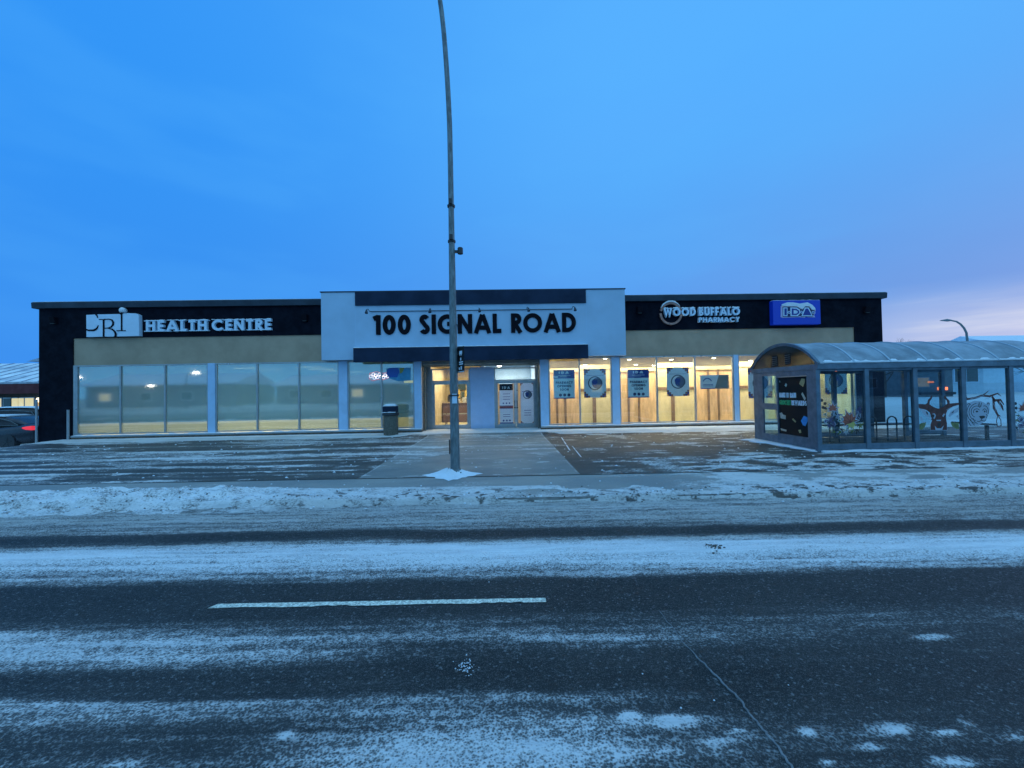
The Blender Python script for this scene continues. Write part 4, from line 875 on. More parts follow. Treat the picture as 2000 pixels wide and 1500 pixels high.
# right suite: ring and rounded letters
t = thing('pharmacy_sign', 'white snow-covered letters WOOD BUFFALO PHARMACY with a copper ring', 'sign', (8.2, SY, 4.3))
K('copper_ring', (.40,.20,.16), .4, metal=.4, var=.3, vscale=5)
def T2(x, y, yy=SY): q = at(1270+x/10, 580+y/10, yy); return (q.x, q.z)
c0 = T2(390, 330); rad = abs(T2(590, 330)[0]-c0[0])
mb = MB(); ring(mb, c0[0], c0[1], rad, .085, MMl, 0, .09, 0, -100, 165); mb.build('ring', M['copper_ring'], t)
mb = MB(); ring(mb, c0[0], c0[1], rad, .085, MMl, 0, .088, 0, 178, 258); mb.build('ring', M['copper_ring'], t)
sb = MB(); n = 22; rings = []; rr = random.Random(8)
for i in range(n+1):
    a = R_(38+(150-38)*i/n); h_ = .10*math.sin(math.pi*i/n)**.5*(.75+.4*rr.random()); x_ = c0[0]+(rad+.04)*math.cos(a); z_ = c0[1]+(rad+.04)*math.sin(a)
    rings.append([(x_, SY-.11, z_), (x_, SY-.11, z_+h_*.7), (x_, SY-.05, z_+h_), (x_, SY-.004, z_+h_), (x_, SY-.004, z_)])
sb.loft(rings); sb.build('snow', M['snow'], t, smooth=True)
for wd, xa, xb, ya, yb, wt in (('WOOD', 245, 858, 225, 385, .22), ('BUFFALO', 925, 1715, 215, 375, .21), ('PHARMACY', 925, 1710, 400, 505, .19)):
    a, c = T2(xa, yb), T2(xb, ya); hgt = c[1]-a[1]; widths = [glyph(q, wt)[0] for q in wd]; gap = .15; tot = sum(widths)+gap*(len(wd)-1); kk = (c[0]-a[0])/tot; u = a[0]; rr = random.Random(len(wd)+3)
    for q, wq in zip(wd, widths):
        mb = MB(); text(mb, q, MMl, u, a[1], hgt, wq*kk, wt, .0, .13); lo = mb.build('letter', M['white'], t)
        if wd != 'PHARMACY':
            sb = MB(); snow_strip(sb, u+.01, u+wq*kk-.01, SY-.12, SY-.002, a[1]+hgt-.02, .075, 6, rr); sb.build('snow', M['snow'], lo, smooth=True)
        u += (wq+gap)*kk
t = thing('lightbox_sign', 'deep blue box sign reading I.D.A. with snow over its letters', 'sign', (12, SY, 4.2))
def I2(x, y, yy=SY): q = at(1480+x/14.286, 575+y/14.286, yy); return (q.x, q.z)
K('sign_blue', (.008,.028,.36), .35, emit=(.0,.03,.5), es=.22); K('sign_navy', (.005,.015,.10), .4); K('sign_pink', (.55,.50,.72), .4); K('sign_letter', (.01,.035,.28), .4)
a, c = I2(335, 870), I2(1620, 190); mb = MB(); rect(mb, a[0], a[1], c[0], c[1], MMl, .0, .22); bx_ = mb.build('box', M['sign_blue'], t, bevel=.01)
sb = MB(); snow_strip(sb, a[0]+.02, c[0]-.02, SY-.22, SY-.01, c[1]+.001, .025, 14, random.Random(1)); sb.build('snow', M['snow'], bx_, smooth=True)
MM2 = planeY(SY-.001)
mb = MB(); mb.prism([I2(*q) for q in ((530,360),(1380,360),(1470,470),(1480,560),(1440,600),(1475,670),(1270,665),(1225,640),(1190,680),(1050,665),(570,682),(530,660))], MM2, .2205, .24); mb.build('backing', M['sign_pink'], t)
mb = MB(); mb.prism([I2(*q) for q in ((575,385),(960,380),(1060,440),(1120,460),(1185,375),(1300,378),(1370,470),(1440,475),(1460,540),(1420,610),(1405,655),(1090,655),(1060,630),(985,655),(580,662))], MM2, .2405, .247); mb.build('outline', M['sign_navy'], t)
mb = MB()
for poly in (((590,400),(705,400),(705,640),(590,640)), ((785,400),(960,400),(1050,460),(1055,560),(985,640),(790,640)), ((1180,400),(1290,400),(1400,640),(1090,640))): mb.prism([I2(*q) for q in poly], MM2, .2475, .252)
for cx in ((748,535),(1095,530),(1408,535)): u = I2(*cx); disc(mb, u[0], u[1], .055, MM2, .2475, .253, 0, 14)
mb.build('letter_edge', M['white'], t)
mb = MB()
for poly in (((620,425),(685,425),(685,615),(620,615)), ((1205,430),(1265,430),(1365,615),(1125,615))): mb.prism([I2(*q) for q in poly], MM2, .2535, .257)
mb.ribbon([I2(*q) for q in ((845,430),(845,610))], .075, MM2, .2535, .257); mb.ribbon([I2(*q) for q in ((845,455),(940,455),(1005,500),(1010,545),(950,590),(845,590))], .055, MM2, .2535, .2585)
for cx in ((748,535),(1095,530),(1408,535)): u = I2(*cx); disc(mb, u[0], u[1], .030, MM2, .2535, .258, 0, 12)
mb.build('letter', M['sign_letter'], t)
mb = MB(); mb.prism([I2(*q) for q in ((540,362),(545,315),(690,265),(850,262),(1040,295),(1250,262),(1380,330),(1460,420),(1470,490),(1440,470),(1370,465),(1300,372),(1185,370),(1120,450),(1060,435),(960,374),(740,372))], MM2, .24, .275); mb.build('snow', M['snow'], t, bevel=.008)
# small square wall lamps, unlit
for px, py, lb in ((108, 626, 'at the far left end'), (597, 621, 'just left of the pale centre panel'), (1248, 606, 'just right of the pale centre panel'), (1690, 605, 'at the far right end')):
    q = at(px, py, SY); x, z = q.x, q.z; t = thing('wall_light', 'small unlit black wall lamp on the black fascia %s' % lb, 'wall lamp', (x, SY, z), 'unlit lamps on the fascia')
    MB().loft([[(x-.12, SY-.001, z+s_*.13), (x+.12, SY-.001, z+s_*.13), (x+.10, SY-.16 if s_ > 0 else SY-.10, z+s_*.12), (x-.10, SY-.16 if s_ > 0 else SY-.10, z+s_*.12)] for s_ in (-1, 1)]).build('housing', M['letterblack'], t, bevel=.01)
    MB().box((x-.08, SY-.12, z-.145), (x+.08, SY-.03, z-.125)).build('lens', M['dark'], t)

# ------------------------------------------------------------------ street light pole with bus stop sign
g = gp(889.5, 927); px_, py_ = g.x, g.y
t = thing('street_light', 'tall grey metal street light pole rising from the pavement, bending left at the top', 'street light', (px_, py_, 0))
pts = []; rad_ = []
for i in range(14): z = .10+5.2*i/13; pts.append((px_, py_, z)); rad_.append(.096-.040*min(1, z/5.3))
for i in range(1, 26):
    s_ = i/25; z = 5.3+5.4*s_; pts.append((px_-.30*max(0,(s_-.28))**1.5-.5*s_**10, py_-.35*s_**2.2, z)); rad_.append(.056-.013*s_)
lx, ly, lz = pts[-1]
for i in range(1, 9): a = R_(90*i/8); pts.append((lx-.8*math.sin(a)-.6*i/8, ly-.1*i/8, lz+.55*(1-math.cos(a))**.7*.8)); rad_.append(.045)
MB().tube(pts, rad_, 16).build('pole', M['steel'], t, smooth=40)
ex, ey, ez = pts[-1]
lh = MB(); lh.loft([[(ex+.05-.16*k*4.2/1.0*1.0, ey+dy*wd, ez+dz_*th) for dy, dz_ in ((-1,0),(-.7,.7),(0,1),(.7,.7),(1,0),(.7,-.5),(-.7,-.5))] for k, wd, th in ((0,.05,.04),(.3,.13,.08),(.7,.15,.08),(1.0,.06,.04))])
lh.build('lamp_head', M['steel'], t, smooth=True)
bs = MB(); bs.box((px_-.16, py_-.16, .0), (px_+.16, py_+.16, .03))
for dx_ in (-.12, .12):
    for dy_ in (-.12, .12): bs.tube([(px_+dx_, py_+dy_, .03), (px_+dx_, py_+dy_, .075)], .014, 6)
bs.lathe((px_, py_, 0), [(.135, .03), (.135, .075), (.112, .11), (.108, .13)], 18); bs.build('base_plate', M['steel'], t)
for py2 in (402, 471):
    q = at(886, py2, py_); rz_ = q.z; rr2 = .064
    MB().lathe((px_, py_, rz_), [(rr2+.012, -.03), (rr2+.016, 0), (rr2+.012, .012)], 16).box((px_-.03, py_-rr2-.05, rz_+.0), (px_+.03, py_-rr2+.01, rz_+.10)).build('clamp', M['dark'], t)
q = at(897, 491, py_); MB().lathe((q.x+.02, py_, q.z-.06), [(.03, 0), (.055, .01), (.055, .12), (.045, .135), (.01, .14)], 14).box((px_+.04, py_-.02, q.z-.03), (q.x, py_+.02, q.z+.02)).build('photocell', M['dark'], t)
q = at(889, 772, py_); MB().lathe((px_, py_, q.z), [(.099, -.02), (.103, -.02), (.103, .02), (.099, .02)], 16).box((px_-.10, py_-.12, q.z-.012), (px_+.10, py_-.095, q.z+.012)).build('strap', M['dark'], t)
q = at(888, 778, py_-.1); MB().box((q.x-.05, py_-.104, q.z-.10), (q.x+.045, py_-.097, q.z+.09)).build('tag_plate', M['white'], t)
q = at(882, 890, py_); MB().box((px_-.113, py_-.05, .42), (px_-.098, py_+.02, .70)).build('hand_hole_cover', M['dark'], t)
# snow cone round the foot
sb = MB(); rr = random.Random(6); rings = []; nn = 40
prof = [(.56, .0), (.40, .022), (.26, .060), (.16, .10), (.09, .125)]
base_r = [1.22/(abs(math.cos(a*2*math.pi/nn))+1.05*abs(math.sin(a*2*math.pi/nn)))*(.88+.22*rr.random()) for a in range(nn)]
for r0, h0 in prof: rings.append([(px_+.02+r0*.86*base_r[a]*math.cos(2*math.pi*a/nn)-.08, py_+r0*.85*base_r[a]*math.sin(2*math.pi*a/nn), h0*(.9+.25*rr.random())+.006) for a in range(nn)])
sb.loft(rings, cap=False); tag(sb.build('snow_mound', M['snow'], smooth=True), kind='stuff')
# bus stop sign, turned nearly edge-on
a, c = at(893.5, 680, py_), at(907, 730, py_); sw = .34; ang = R_(62)
t = thing('bus_stop_sign', 'narrow black sign with white bus symbols fixed to the street light pole', 'sign', (px_+.08, py_, 2.2))
z0, z1 = 2.03, 2.53
def MS(u, v, d): return (px_+.078+u*math.cos(ang)-d*math.sin(ang)*-1*-1, py_+.02+u*math.sin(ang)*-1-d*math.cos(ang), v)
mb = MB(); rect(mb, 0, z0, sw, z1, MS, -.004, 0, 0); mb.build('plate', M['poster_black'], t)
mb = MB(); rect(mb, .10, z0+.36, .24, z0+.42, MS, .0005, .003); rect(mb, .12, z0+.33, .15, z0+.36, MS, .0005, .003); rect(mb, .19, z0+.33, .22, z0+.36, MS, .0005, .003); disc(mb, .17, z0+.26, .03, MS, .0005, .003, 0)
for q in (.19, .15): rect(mb, .08, z0+q, .28, z0+q+.022, MS, .0005, .003)
rect(mb, .16, z0+.05, .22, z0+.12, MS, .0005, .003); rect(mb, .06, z0+.05, .12, z0+.10, MS, .0005, .003); rect(mb, .01, z0+.005, .33, z0+.02, MS, .0005, .003)
mb.build('symbols', M['poster_lite'], t)
MB().box((px_+.05, py_-.03, z0+.1), (px_+.10, py_+.03, z0+.14)).box((px_+.05, py_-.03, z1-.14), (px_+.10, py_+.03, z1-.10)).build('bracket', M['dark'], t)

# ------------------------------------------------------------------ litter bin
g = gp(760, 853); bx, by = g.x, g.y+.25
t = thing('litter_bin', 'round pebble-faced concrete litter bin with dark hood and snow on top', 'litter bin', (bx, by, 0))
K('aggregate', (.17,.16,.13), .9, var=.55, vscale=38, bump=1.0, bscale=60)
MB().lathe((bx, by, .01), [(.255, 0), (.27, .03), (.275, .4), (.268, .76), (.25, .79)], 28).build('body', M['aggregate'], t, smooth=40)
MB().lathe((bx, by, .79), [(.28, .0), (.315, .01), (.32, .07), (.30, .10), (.26, .11)], 28).build('rim', M['dark'], t, smooth=40)
hd_ = MB().loft([[(bx+sx*wd, by-.02+sy*wd*.9, .90+h) for sx, sy in ((-1,-1),(1,-1),(1,1),(-1,1))] for wd, h in ((.24, 0), (.245, .20), (.23, .24), (.14, .30))]).build('hood', M['band'], t, bevel=.02)
s = MB(); s.loft([[(bx+sx*wd, by-.02+sy*wd*.85, 1.10+h) for sx, sy in ((-1,-1),(1,-1),(1,1),(-1,1))] for wd, h in ((.235, .045), (.245, .055), (.15, .125), (.05, .135))]); s.build('snow', M['snow'], hd_, smooth=True)
s = MB(); snow_strip(s, bx-.25, bx+.25, by-.30, by-.22, .905, .03, 10, random.Random(3)); s.build('snow', M['snow'], t, smooth=True)
# ------------------------------------------------------------------ bus shelter
FY = gp(1597, 883).y; BY = gp(1483, 859).y; EX = (gp(1597, 883).x + gp(1483, 859).x)/2      # front, back, end panel
sh = thing('bus_shelter', 'long grey metal and glass bus shelter with a snow-dusted arched roof', 'bus shelter', (EX, FY, 0))
MS_ = M['shelter']
g_sh = glass('shelter_glass', tint=(.76,.88,.92), refl=.05)
EZ0, EZ1 = at(1597, 721.5, FY).z, at(1597, 711, FY).z
posts = [at(px, 800, FY).x for px in (1597, 1691, 1783, 1879, 1974)]
pitch = (posts[-1]-posts[0])/4; posts = [posts[0]+pitch*i for i in range(6)]; SX1 = posts[-1]
pw = .055
for i, x in enumerate(posts):
    MB().box((x-pw, FY-.045, .01), (x+pw, FY+.045, EZ0)).box((x-pw-.004, FY-.05, .01), (x+pw+.004, FY+.05, .05)).build('post', MS_, sh, bevel=.006)
    if i < 5:
        a, c = x+pw, posts[i+1]-pw
        MB().box((a, FY-.03, .05), (c, FY+.03, .19)).build('bottom_rail', MS_, sh, bevel=.005)
        MB().box((a, FY-.025, EZ0-.05), (c, FY+.025, EZ0-.001)).build('top_rail', MS_, sh, bevel=.004)
        MB().box((a, FY-.004, .19), (c, FY+.004, EZ0-.05)).build('glass_pane', g_sh, sh)
# back side: posts, one open bay
bposts = [EX+.02] + [EX+.02+q for q in (1.35, 2.45, 3.6, 4.7, 5.9)]
for i, x in enumerate(bposts): MB().box((x-pw, BY-.045, .01), (x+pw, BY+.045, EZ0)).build('post', MS_, sh, bevel=.006)
for i in (0, 1, 2, 4):
    a, c = bposts[i]+pw, bposts[i+1]-pw
    MB().box((a, BY-.03, .05), (c, BY+.03, .19)).build('bottom_rail', MS_, sh); MB().box((a, BY-.025, EZ0-.05), (c, BY+.025, EZ0-.001)).build('top_rail', MS_, sh); MB().box((a, BY-.004, .19), (c, BY+.004, EZ0-.05)).build('glass_pane', g_sh, sh)
# eave beams and floor plate
MB().box((EX-.07, FY-.08, EZ0+.001), (SX1+.1, FY+.06, EZ1)).build('eave_beam', MS_, sh, bevel=.008)
MB().box((EX-.07, BY-.06, EZ0+.001), (SX1+.1, BY+.08, EZ1)).build('eave_beam', MS_, sh, bevel=.008)
MB().box((EX-.07, FY+.061, EZ0+.001), (EX-.02, BY-.061, EZ1)).build('end_beam', MS_, sh, bevel=.008)
# arched roof
apex = at(1545, 675, (FY+BY)/2).z + .03; span = (BY-FY)/2+.08; cyy = (FY+BY)/2; rise = apex-EZ1
Rr = (span*span+rise*rise)/(2*rise); cz_ = apex-Rr; th = math.asin(min(1, span/Rr))
def arcpts(dr=0.0, n=22, inset=0): return [(cyy+(Rr+dr)*math.sin(-th+2*th*i/n), cz_+(Rr+dr)*math.cos(-th+2*th*i/n)) for i in range(n+1)]
roofm = ground = None
K('roof_sheet', (.24,.31,.36), .45, var=.2, vscale=1.5, bump=.05, bscale=20); K('frost', (.27,.34,.40), .7, var=.3, vscale=2.2, bump=.3, bscale=60)
o_, i_ = arcpts(.012), arcpts(0)
rf = MB().loft([[(x, y, z) for y, z in o_] + [(x, y, z) for y, z in reversed(i_)] for x in (EX-.07, SX1+.09)]).build('roof', M['frost'], sh, smooth=30)
rx = EX-.055; k = 0
while rx < SX1+.1:
    a_, b_ = arcpts(.030), arcpts(.0125); hw = .04 if k == 0 else .022
    MB().loft([[(x, y, z) for y, z in a_] + [(x, y, z) for y, z in reversed(b_)] for x in (rx-hw, rx+hw)]).build('roof_rib', MS_ if k == 0 else mat('frosted_rib', (.40,.50,.58), .7), sh, smooth=30)
    rx += .92; k += 1
s = MB(); rr = random.Random(9); a_, b_ = arcpts(.0145, 22), arcpts(.0125, 22)
p0_, p1_ = i_[0], i_[1]; ring_ = []
for j in range(90):                                        # thin blown snow lodged above the front eave
    x = EX+.1+j*(SX1-EX-.1)/89; h = .003+.014*max(0, math.sin(j*.9)*math.sin(j*.37+1))*rr.uniform(.5, 1.2)
    ring_.append([(x, p0_[0]+.01, p0_[1]+.012), (x, p0_[0]-.012, p0_[1]+.014+h), (x, (p0_[0]+p1_[0])/2, (p0_[1]+p1_[1])/2+.013+h), (x, p1_[0], p1_[1]+.013)])
s.loft(ring_)
s.build('snow', M['snow'], rf, smooth=True)
# end wall: tympanum, vents, door leaf side and advertisement
tym = MB(); tp = arcpts(-.03); poly = [(-y, z) for y, z in tp]; poly = [(u, max(v, EZ1+.003)) for u, v in poly]
tym.prism(poly, planeX(EX-.045), -.004, .004); mt = glass('bronze_acrylic', tint=(.21,.21,.18), refl=.05, rough=.12, haze=.45, hazecol=(.09,.07,.04)); tym.build('tympanum', mt, sh)
MB().loft([[(x, y, z) for y, z in arcpts(.0)] + [(x, y, z) for y, z in reversed(arcpts(-.045))] for x in (EX-.075, EX-.02)]).build('arch_frame', MS_, sh, smooth=30)
for px in (1514, 1539):
    q = ax(px, 704 if px == 1514 else 700, EX-.05); v = MB(); v.box((EX-.052, q.y-.11, q.z-.16), (EX-.048, q.y+.11, q.z+.13))
    for i in range(5): z = q.z-.13+.055*i; v.box((EX-.075, q.y-.095, z-.006), (EX-.053, q.y+.095, z+.006), 1)
    v.build('vent', [M['letterblack'], M['steel']], sh)
PXe = planeX(EX-.03)
def ez(px, py): q = ax(px, py, EX-.05); return (q.y, q.z)
y_a = ez(1491, 800)[0]; y_b = ez(1518, 800)[0]; y_c = ez(1521, 800)[0]; y_d = ez(1577, 800)[0]
# leaf with two panes (far half)
zt_ = EZ0-.10; zm0, zm1 = ez(1505, 800)[1], ez(1505, 788)[1]
ym = (y_b+y_c)/2
lf = MB(); lf.box((EX-.055, y_a+.0, .05), (EX-.005, BY-.046, EZ0-.002)); lf.box((EX-.055, ym, .05), (EX-.005, y_b, EZ0-.002)); lf.box((EX-.055, y_b, zt_), (EX-.005, y_a, EZ0-.002)); lf.box((EX-.055, y_b, .05), (EX-.005, y_a, .26)); lf.box((EX-.055, y_b, zm0), (EX-.005, y_a, zm1))
lo = lf.build('side_panel', MS_, sh, bevel=.005)
MB().box((EX-.033, y_b, .26), (EX-.027, y_a, zm0)).box((EX-.033, y_b, zm1), (EX-.027, y_a, zt_)).build('glass', g_sh, lo)
ap = MB(); ap.box((EX-.055, FY+.046, .05), (EX-.005, y_d, EZ0-.002)); ap.box((EX-.055, y_d, .05), (EX-.005, ym-.002, .30)); ap.box((EX-.055, y_d, EZ0-.14), (EX-.005, ym-.002, EZ0-.002)); ap.box((EX-.02, y_d, .30), (EX-.005, ym-.002, EZ0-.14))
ap.build('side_panel', MS_, sh, bevel=.005)
MB().box((EX-.075, y_d-.03, EZ0-.155), (EX-.056, ym, EZ0-.135)).build('poster_rail', M['alu'], sh)
# the advertisement
az0, az1 = .32, EZ0-.16; yl, yr = ym-.02, y_d+.005; aw = yl-yr; ah = az1-az0
t = thing('advertisement', 'black advert reading MAKE IT RAIN with falling notes on the shelter end', 'advertisement', (EX-.06, (yl+yr)/2, az0))
MA_ = planeX(EX-.024); mb = MB(); rect(mb, -yl, az0, -yr, az1, MA_, 0, .004); mb.build('sheet', M['poster_black'], t)
def AU(fx, fz): return (-yl+fx*aw, az0+fz*ah)
mb = MB(); a0 = AU(.02, .645); text(mb, 'MAKE IT RAIN', MA_, a0[0], a0[1], ah*.085, aw*.60, .25, .0045, .008, gap=.18); a0 = AU(.46, .515); text(mb, 'REWARDS', MA_, a0[0], a0[1], ah*.085, aw*.50, .25, .0045, .008, gap=.18)
mb.build('lettering', M['poster_lite'], t)
mb = MB(); a0 = AU(.02, .515); text(mb, 'GROCERY', MA_, a0[0], a0[1], ah*.085, aw*.41, .25, .0045, .008, gap=.18); mb.build('green_lettering', mat('ad_green', (.02,.42,.16), .5), t)
for nm, col, polys in (('blue_note', (.02,.30,.72), [((.76,.26),(.86,.35),(.97,.33),(.98,.27),(.90,.18),(.82,.19))]), ('tan_note', (.42,.34,.16), [((.74,.88),(.82,.97),(.93,.96),(.92,.90),(.86,.83)), ((.46,.27),(.50,.29),(.60,.24),(.57,.22)), ((.66,.10),(.74,.11),(.76,.06),(.70,.05))]), ('pale_note', (.50,.50,.42), [((.80,.71),(.84,.74),(.94,.64),(.90,.60)), ((.01,.36),(.10,.38),(.13,.34),(.24,.33),(.23,.26),(.05,.27)), ((.03,.09),(.25,.075),(.24,.045),(.05,.055))]), ('aqua_note', (.25,.52,.55), [((.23,.86),(.28,.90),(.32,.87),(.28,.83)), ((.03,.93),(.06,.95),(.07,.91))])):
    mb = MB()
    for i, pg in enumerate(polys): mb.prism([AU(*q) for q in pg], MA_, .0045, .0075)
    mb.build(nm, mat('ad_'+nm, col, .5, var=.2, vscale=12), t)
# snow skirt round the shelter foot
s = MB(); rr = random.Random(12)
def skirt(pts, wd, z0=.004):
    rings = []
    for (x, y, nx, ny, w_) in pts:
        hh = .045*(.7+.5*rr.random()); rings.append([(x, y, z0), (x+nx*.02, y+ny*.02, z0+hh), (x+nx*w_*.55, y+ny*w_*.55, z0+hh*.75), (x+nx*w_, y+ny*w_, z0)])
    s.loft(rings)
skirt([(EX-.02+i*.18, FY+.03, 0, -1, .22*(.8+.4*rr.random())) for i in range(42)], .2)
skirt([(EX+.0, FY-.02+i*.13, -1, 0, (.14+.02*i)*(.8+.4*rr.random())) for i in range(int((BY-FY)/.13)+2)], .2)
tag(s.build('snow_skirt', M['snow'], smooth=True), kind='stuff')
s = MB(); s.box((EX+.06, FY+.05, -.02), (SX1, BY-.05, .022)); tag(s.build('shelter_floor', mat('shelter_floor_concrete', (.045,.047,.045), .8, var=.3, vscale=3)), kind='structure')
# small red sensor lamp under the eave
q = at(1633, 723, FY+.12); t = thing('indicator_lamp', 'tiny glowing red lamp under the front eave of the shelter', 'lamp', (q.x, FY+.12, q.z))
MB().lathe((q.x, FY+.12, q.z-.03), [(.01, 0), (.03, .01), (.035, .03), (.025, .055)], 12).build('lens', mat('red_lens', (.5,.05,.02), .3, emit=(1,.16,.05), es=3), t, smooth=True); MB().box((q.x-.04, FY+.09, q.z+.026), (q.x+.04, FY+.15, q.z+.05)).build('housing', M['dark'], t)
# bench with hooped arms
K('bench_metal', (.035,.05,.06), .45, metal=.3)
YB = 11.0; q = at(1700, 832, YB); zseat = .50
t = thing('bench', 'dark metal bench with tubular hoops inside the bus shelter', 'bench', (9.4, YB, 0))
b0, b1 = at(1603, 835, YB).x, at(1775, 835, YB).x
MB().box((b0, YB-.18, zseat-.03), (b1, YB+.18, zseat)).build('seat', M['bench_metal'], t, bevel=.008)
for px in (1618, 1690, 1729, 1761):
    x = at(px, 835, YB).x; r_ = .135; zt2 = .58
    pts = [(x-r_, YB-.02, .02), (x-r_, YB-.02, zt2)] + [(x-r_*math.cos(R_(a)), YB-.02, zt2+r_*math.sin(R_(a))) for a in range(15, 180, 15)] + [(x+r_, YB-.02, zt2), (x+r_, YB-.02, .02)]
    pts = [(a, YB-.2, c) for a, b_, c in pts]
    MB().tube(pts, .019, 10).build('hoop', M['bench_metal'], t, smooth=40)
# second, slanted bench / rail further along
t = thing('bench', 'low dark slab bench slanting across the right end of the shelter', 'bench', (12.2, 10.9, 0))
mb = MB(); a, c = at(1886, 843, 10.9), at(1962, 858, 10.2); mb.loft([[(a.x, 10.9, .44), (a.x, 11.25, .44), (a.x, 11.25, .49), (a.x, 10.9, .49)], [(c.x, 10.35, .44), (c.x, 10.7, .44), (c.x, 10.7, .49), (c.x, 10.35, .49)]]); mb.build('seat', M['bench_metal'], t)
for (u_, v_) in ((a.x+.1, 11.0), (c.x-.1, 10.5)): MB().box((u_-.03, v_-.03, .02), (u_+.03, v_+.03, .44)).build('leg', M['bench_metal'], t)

# vinyl pictures on the front panes
K('v_rust', (.36,.10,.06), .5, var=.35, vscale=14); K('v_dark', (.02,.025,.03), .5); K('v_green', (.10,.15,.035), .5, var=.4, vscale=12); K('v_purple', (.07,.07,.16), .5, var=.3, vscale=12); K('v_white', (.36,.44,.54), .5); K('v_yell', (.42,.40,.12), .5); K('v_brown', (.10,.03,.025), .5, var=.35, vscale=12); K('v_olive', (.16,.20,.08), .5, var=.3, vscale=12)
DYY = FY-.0045; MV = planeY(DYY)
def D2(x, y, ox, oy, k): q = at(ox+x/k, oy+y/k, DYY); return (q.x, q.z)
def leaf(mb, cx, cz, r, lobes, a0, span_, mi, d, sharp=.35):
    pts = []
    for i in range(lobes):
        a = R_(a0+span_*i/(lobes-1)); ar = R_(a0+span_*(i+.5)/(lobes-1)); rl = r*(1-.35*abs(i-(lobes-1)/2)/((lobes-1)/2))
        pts += [(cx+rl*.72*math.cos(a-.09), cz+rl*.72*math.sin(a-.09)), (cx+rl*math.cos(a), cz+rl*math.sin(a)), (cx+rl*.72*math.cos(a+.09), cz+rl*.72*math.sin(a+.09))]
        if i < lobes-1: pts.append((cx+rl*sharp*math.cos(ar), cz+rl*sharp*math.sin(ar)))
    pts.append((cx, cz-r*.06)); mb.prism(pts, MV, d, d+.0012, mi); return pts
def leaf_group(label, ox, oy, k, flip=1):
    t = thing('window_decal', label, 'decal', (at(ox, oy, FY).x, FY, .9), 'leaf pictures on the shelter glass')
    f = lambda x, y: D2(x*flip, y, ox, oy, k); Rk = lambda n: n/k*FY/760
    mb = MB(); rr = random.Random(int(ox))
    for (x, y) in ((120,650),(170,700),(140,760),(180,770)): u = f(x, y); mb.prism([(u[0]+Rk(c), u[1]+Rk(e)) for c, e in ((-28,-10),(-18,22),(8,30),(26,8),(10,-22))], MV, 0, .001)
    for (x, y, r_) in ((660,1080,70),(700,1010,60),(410,1070,70),(330,1130,50)): u = f(x, y); leaf(mb, u[0], u[1], Rk(r_*1.5), 5, -160*1, 130, 0, .0)
    mb.build('dark_leaves', M['v_dark'], t)
    mb = MB()
    for (x, y, r_, a_) in ((270,960,110,60),(320,1000,100,120),(250,1010,90,180),(700,860,110,60),(690,920,90,30),(720,780,60,80)):
        u = f(x, y); leaf(mb, u[0], u[1], Rk(r_), 9, a_-10, 160, 0, .0012, .3)
    mb.build('purple_leaves', M['v_purple'], t)
    mb = MB(); 
    for (x, y, r_, a_) in ((690,1060,120,0),(600,1100,70,200),(420,1110,100,190),(330,1120,80,170),(560,1130,60,280)): u = f(x, y); leaf(mb, u[0], u[1], Rk(r_), 3, a_, 70, 0, .0024, .5)
    mb.build('green_leaves', M['v_green'], t)
    mb = MB(); u = f(290, 800); leaf(mb, u[0], u[1], Rk(150), 7, -10, 200, 0, .0036, .55); u = f(560, 990); leaf(mb, u[0], u[1], Rk(230), 7, 15, 190, 0, .0036, .6)
    mb.build('rust_leaf', M['v_rust'], t)
    for (x, y, r_, n_, a_, sp_, sh_) in ((290,800,150,7,-10,200,.55), (560,990,230,7,15,190,.6)):
        u = f(x, y); q_ = leaf(MB(), u[0], u[1], Rk(r_), n_, a_, sp_, 0, .0036, sh_); MB().ribbon(q_, Rk(9), MV, .0050, .0058, 0, closed=True).build('leaf_outline', M['v_white'], t)
    for j in range(16):
        x = rr.uniform(130, 730); y = rr.uniform(840, 1130)-abs(x-430)*.25; u = f(x, y); sp_ = rr.uniform(60, 110); m0 = MB(); q_ = leaf(m0, u[0], u[1], Rk(rr.uniform(70, 120)), 3, rr.uniform(0, 360), sp_, 0, -.0002+j*.0001, .45)
        lf_ = m0.build('small_leaf', M[('v_purple', 'v_green', 'v_dark', 'v_olive')[j % 4]], t); MB().ribbon(q_, Rk(6), MV, .0011+j*.0001, .0014+j*.0001, 0, closed=True).build('leaf_outline', M['v_white'], lf_)
    mb = MB(); u = f(560, 995); leaf(mb, u[0], u[1], Rk(125), 5, 200, 190, 0, .005, .6); mb.build('yellow_leaf', M['v_yell'], t)
    mb = MB(); u = f(560, 990)
    for a_ in (20, 55, 90, 125, 160, 195): mb.ribbon([(u[0], u[1]), (u[0]+Rk(170)*math.cos(R_(a_)), u[1]+Rk(170)*math.sin(R_(a_)))], Rk(7), MV, .0065, .0075)
    mb.build('leaf_veins', M['v_brown'], t)
leaf_group('rust, green and purple leaves printed on the first glass pane of the shelter', 1590, 700, 7.895)
leaf_group('cut-off leaf picture at the far right edge of the shelter glass', 1962, 700, 7.895)
